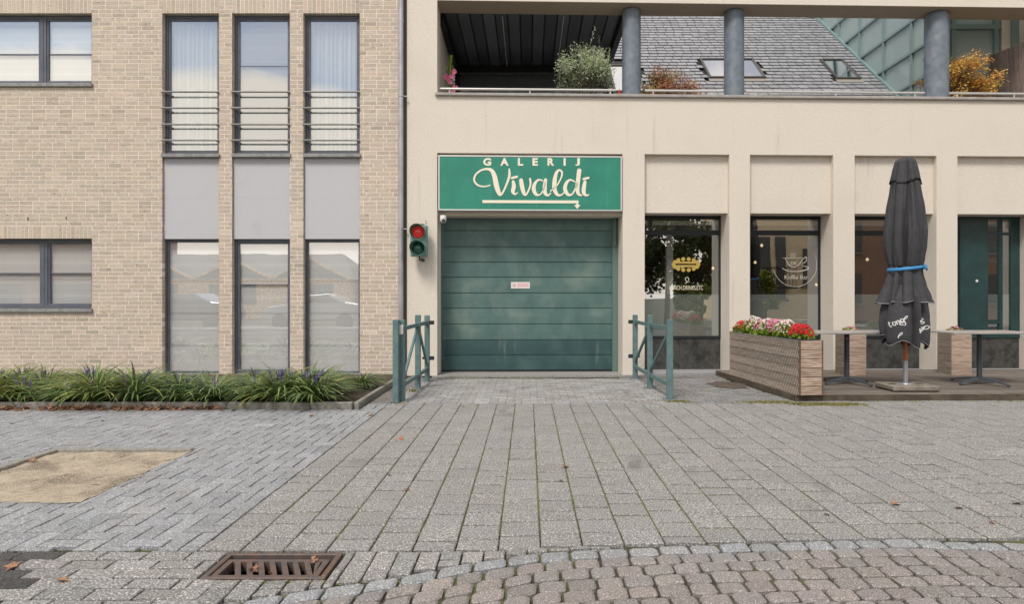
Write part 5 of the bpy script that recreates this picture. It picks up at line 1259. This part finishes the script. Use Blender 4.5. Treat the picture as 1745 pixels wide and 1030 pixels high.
# ------------------------------------------------------------------ slate roof and clad block behind
sr = thing('slate_roofed_house', 'house with a broad grey slate roof and skylights rising behind the loggia', 'building', (4.0, 16, 3.5))
SX1 = 8.06; SX0 = -3.0; Y0 = 13.75; Z0 = 4.60; SLP = .83; NL = math.hypot(1, SLP)
Y0, Z0 = 14.2, 5.22
def rp(x, s, off=0):                  # point on the roof: x, distance up the slope, offset out of it
    return (x, Y0+s/NL-off*SLP/NL, Z0+s*SLP/NL+off/NL)
SLEN = 8.0
m_ = MB(); a_, b_ = rp(SX0, 0), rp(SX1, SLEN); m_.add([rp(SX0, -1, -.03), rp(SX1, -1, -.03), rp(SX1, SLEN, -.03), rp(SX0, SLEN, -.03)]+[(p[0], p[1], p[2]-.15) for p in (rp(SX0, -1), rp(SX1, -1), rp(SX1, SLEN), rp(SX0, SLEN))], [(0, 1, 2, 3), (7, 6, 5, 4), (0, 4, 5, 1), (1, 5, 6, 2), (2, 6, 7, 3), (3, 7, 4, 0)]); m_.build('roof_deck', SLATEB, sr)
def yz_to_s(py, px):                 # slope distance of a photograph row
    k = (HY-py)/F; return (CH+k*Y0-Z0)/((SLP-k)/NL)
def roof_x(px, s): return (px-VX)/F*(Y0+s/NL)
SKY = []
for (pl_, pr_, yt, yb_) in ((1208.5, 1305, 103, 135.5), (1425, 1467, 104, 137), (1046, 1100, 100, 160)):
    s0 = yz_to_s(yb_, 0) if True else 0; s1 = yz_to_s(yt, 0); SKY.append((roof_x(pl_, s0), roof_x(pr_, s0), s0, s1))
m_ = MB(); s = -.9; row = 0
while s < SLEN:
    x = SX0-(row % 2)*.11+rnd.uniform(-.02, .02)
    while x < SX1-.01:
        w = rnd.uniform(.19, .25); xe = min(x+w, SX1)
        if not any(a-.03 < (x+xe)/2 < b+.03 and s0-.08 < s+.09 < s1+.02 for a, b, s0, s1 in SKY) and xe-x > .04:
            k = rnd.gauss(1, .07); dx = rnd.uniform(-.003, .003); t0, t1 = .028+rnd.uniform(-.003, .004), .004; e = rnd.uniform(-.008, .008)
            A = [rp(x+.006, s+e, t0), rp(xe-.006, s+e+rnd.uniform(-.004, .004), t0), rp(xe-.006, s+.23, t1-.004), rp(x+.006, s+.23, t1-.004)]; B = [rp(x+.006, s+e+.006, t0-.026), rp(xe-.006, s+e+.006, t0-.026)]
            m_.add(A+B, [(0, 1, 2, 3), (4, 5, 1, 0)], 0, (k, k, k*1.01))
        x = xe
    s += .196; row += 1
m_.open = True
m_.build('slates', SLATE, sr)
for a, b, s0, s1 in SKY:
    if s1-s0 > 2.0: s1 = s0+1.6
    f = MB(); w_ = .05
    for q in ((a, a+w_, s0, s1), (b-w_, b, s0, s1), (a+w_, b-w_, s0, s0+w_), (a+w_, b-w_, s1-w_, s1)):
        V = [rp(q[0], q[2], -.03), rp(q[1], q[2], -.03), rp(q[1], q[3], -.03), rp(q[0], q[3], -.03), rp(q[0], q[2], .07), rp(q[1], q[2], .07), rp(q[1], q[3], .07), rp(q[0], q[3], .07)]
        f.add(V, [(0, 3, 2, 1), (4, 5, 6, 7), (0, 1, 5, 4), (1, 2, 6, 5), (2, 3, 7, 6), (3, 0, 4, 7)])
    w = f.build('skylight', mk('skylight_frame', (.10, .095, .09), .45, metal=.3) if 'skylight_frame' not in bpy.data.materials else bpy.data.materials['skylight_frame'], sr, bevel=.004)
    g_ = MB(); g_.add([rp(a+w_, s0+w_, .045), rp(b-w_, s0+w_, .045), rp(b-w_, s1-w_, .045), rp(a+w_, s1-w_, .045)], [(0, 1, 2, 3)]); g_.build('pane', SKYL, w)
    g_ = MB(); g_.add([rp(a-.02, s0-.14, .022), rp(b+.02, s0-.14, .022), rp(b+.02, s0, .03), rp(a-.02, s0, .03)], [(0, 1, 2, 3)]); g_.build('flashing', mk('lead_flashing', (.30, .27, .24), .6) if 'lead_flashing' not in bpy.data.materials else bpy.data.materials['lead_flashing'], w)
m_ = MB(); A = rp(SX1+.03, -1, .03); B = rp(SX1+.03, SLEN, .03); m_.bar(A, B, .09, .06); m_.build('verge', CLADF, sr)
kb = thing('clad_block', 'tall block clad in blue green panels right of the slate roof', 'building', (9, 16, 3.5))
CX, CY = 8.12, 13.05
m_ = MB(); m_.box(CX+.02, 9.78, CY+.02, 22, 2, 12); m_.build('panel', CLAD, kb)
m_ = MB()
for k in range(9): y = CY+.12+k*1.113; m_.box(CX-.025, CX+.02, y-.03, y+.03, 3, 12)
for k in range(12): z = 5.84+(k-3)*.668; m_.box(CX-.03, CX+.02, CY, 22, z-.025, z+.025)
for px in (1624, 1697): x = (px-VX)/F*CY; m_.box(x-.045, x+.045, CY-.03, CY+.02, 3, 12)
z = CH+(506-46)/F*CY; m_.box(CX-.03, 9.12, CY-.035, CY+.02, z-.045, z+.045); m_.box(CX-.03, CX+.03, CY-.03, CY+.02, 3, 12)
m_.build('mullion', CLADF, kb)
m_ = MB(); m_.box(9.13, 15, CY-.05, CY+.3, 3, 9.5); m_.build('wall', STUCCO, kb)
x0, x1 = (1722-VX)/F*13, (1765-VX)/F*13
m_ = MB(); m_.box(x0, x0+.14, CY-.09, CY-.04, 6.0, 8.5); m_.box(x0+.14, x1, CY-.09, CY-.04, 6.0, 6.08); m_.build('window', CLADF, kb)
m_ = MB(); m_.box(x0+.14, x1, CY-.07, CY-.06, 6.08, 8.5); m_.build('window_pane', SKYL, kb)

# ------------------------------------------------------------------ other side of the street (seen mirrored in the glass)
def house(x0, x1, y, h, ridge, n, lab, wm=OPB):
    r = thing('opposite_house', lab, 'building', ((x0+x1)/2, y, 0)); m_ = MB(); w = (x1-x0)/n
    m_.box(x0, x1, y-8, y, 0, h)
    m_.build('wall', wm, r)
    m_ = MB()
    for i in range(n): m_.prism([(x0+i*w, h), (x0+(i+1)*w, h), (x0+(i+.5)*w, h+1.15)], y-.3, y)
    for i in range(n):
        a, b, c = x0+i*w, x0+(i+1)*w, x0+(i+.5)*w; m_.bar((a, y+.05, h), (c, y+.05, h+1.2), .2, .12, 1); m_.bar((c, y+.05, h+1.2), (b, y+.05, h), .2, .12, 1)
    m_.add([(x0-.3, y-.2, h), (x1+.3, y-.2, h), (x1-1.5, y-4, ridge), (x0+1.5, y-4, ridge), (x0-.3, y-8, h), (x1+.3, y-8, h)], [(0, 1, 2, 3), (3, 2, 5, 4), (0, 3, 4), (1, 5, 2)]); m_.build('roof', [ROOFD, OPB], r)
    for i in range(n):
        c = x0+(i+.5)*w; q = MB(); q.box(c-w*.3, c+w*.3, y+.005, y+.05, .9, 2.1); q.build('window', CARG, r)
    return r
house(-24.5, -10.6, -17, 2.4, 4.1, 3, 'orange brick house with gables and dark roof across the street')
house(-10.2, -7.0, -18, 5.6, 7.6, 1, 'taller orange house behind the parked cars across the street')
house(-40, -26, -19, 6.2, 9.0, 3, 'brown brick terrace at the far end of the street', OPD)
def block(x0, x1, y, h, mt, lab, wins):
    r = thing('opposite_block', lab, 'building', ((x0+x1)/2, y, 0)); m_ = MB(); m_.box(x0, x1, y-8, y, 0, h); m_.build('wall', mt, r)
    for (a, b, z0, z1) in wins:
        q = MB(); q.box(a, b, y+.01, y+.06, z0, z1); w = q.build('window', CARG, r); q = MB(); q.box(a-.1, b+.1, y+.01, y+.18, z0-.12, z0-.01); q.build('sill', KERB, w)
    return r
block(12.6, 16.3, -9.5, 7.5, OPC, 'sunny orange brick block with a balcony across the street', [(15.2, 16.0, 1.9, 3.8), (12.9, 13.5, 1.2, 4.4), (13.8, 14.3, 1.2, 4.4)])
block(17, 29, -12, 10, OPD, 'brown brick apartment block across the street', [(18.5+i*2.6, 19.7+i*2.6, z, z+1.6) for i in range(4) for z in (1, 3.8, 6.6)])
m_ = MB(); m_.box(12.7, 14.5, -9.48, -8.6, 1.75, 1.85)
for i in range(12): m_.box(12.72+i*.155, 12.74+i*.155, -8.64, -8.62, 1.85, 2.75)
m_.box(12.7, 14.5, -8.65, -8.6, 2.75, 2.8); tag(m_.build('balcony', DARKM), 'dark railed balcony on the sunny orange block across the street', 'balcony')
def tree(x, y, h, R, lab, mt, seed):
    r = random.Random(seed); root = thing('street_tree', lab, 'tree', (x, y, 0)); m = MB(); m.tube([(x, y, 0), (x+.05, y, h*.3), (x, y, h*.55)], [.14, .11, .07], 8)
    for k in range(6): a = k*1.05; m.tube([(x, y, h*(.3+.03*k)), (x+cos(a)*R*.6, y+sin(a)*R*.6, h*(.55+.05*k))], [.05, .02], 6)
    m.build('trunk', BARK, root); L_ = MB(); L_.open = True
    for k in range(16):
        a = r.uniform(0, 6.28); q = r.random()**.5*R*.75; leafcloud(L_, (x+cos(a)*q, y+sin(a)*q, h*r.uniform(.35, .95)), (R*.42, R*.42, R*.38), 260, .16, [(1, 1, 1), (.6, .7, .6), (1.4, 1.3, 1)], r=r, flat=1.6)
    L_.build('crown', mt, root)
tree(6.2, -7.5, 5.6, 1.5, 'dark broad street tree opposite the garage entrance', LTREE, 36); tree(7.4, -6.5, 5.5, 1.5, 'dark leafy street tree left of the sunny block', LTREE, 31); tree(9.6, -8.5, 5.0, 1.3, 'second dark street tree nearer the sunny block', LTREE, 32); tree(8.3, -5.6, 1.9, .8, 'low yellow green shrub under the street trees', LYEL, 33); tree(12.4, -7.6, 2.6, .7, 'yellow green shrub below the balcony', LYEL, 34)
tree(-6.3, -9.5, 7.5, 1.5, 'slender street tree right of the gabled house', LTREE, 35)
def car(x, y, mt, lab):
    r = thing('parked_car', lab, 'car', (x, y, 0), None, 'cars parked across the street')
    prof = [(-2.1, .35), (-2.15, .75), (-1.9, .92), (-1.1, 1.02), (-.45, 1.42), (.7, 1.46), (1.35, 1.12), (2.0, 1.02), (2.15, .7), (2.1, .35)]
    m_ = MB(); m_.prism([(x+a, b) for a, b in prof], y-.85, y+.85); m_.build('body', mt, r, bevel=.06)
    m_ = MB(); m_.prism([(x+a, b) for a, b in ((-.95, 1.04), (-.42, 1.36), (.66, 1.40), (1.15, 1.10))], y+.852, y+.86); m_.build('side_window', CARG, r)
    for a in (-1.35, 1.35): m_ = MB(); m_.lathe([(.0005, .0), (.18, .0), (.32, .0), (.32, .22), (.0005, .22)], (x+a, y+.87, .32), 20, M=RX); m_.build('wheel', BLACKR, r)
car(-14.6, -5.9, CARP, 'dark car parked across the street nearer the gabled house'); car(-9.0, -5.9, CARW, 'silver car parked across the street nearer the street tree')
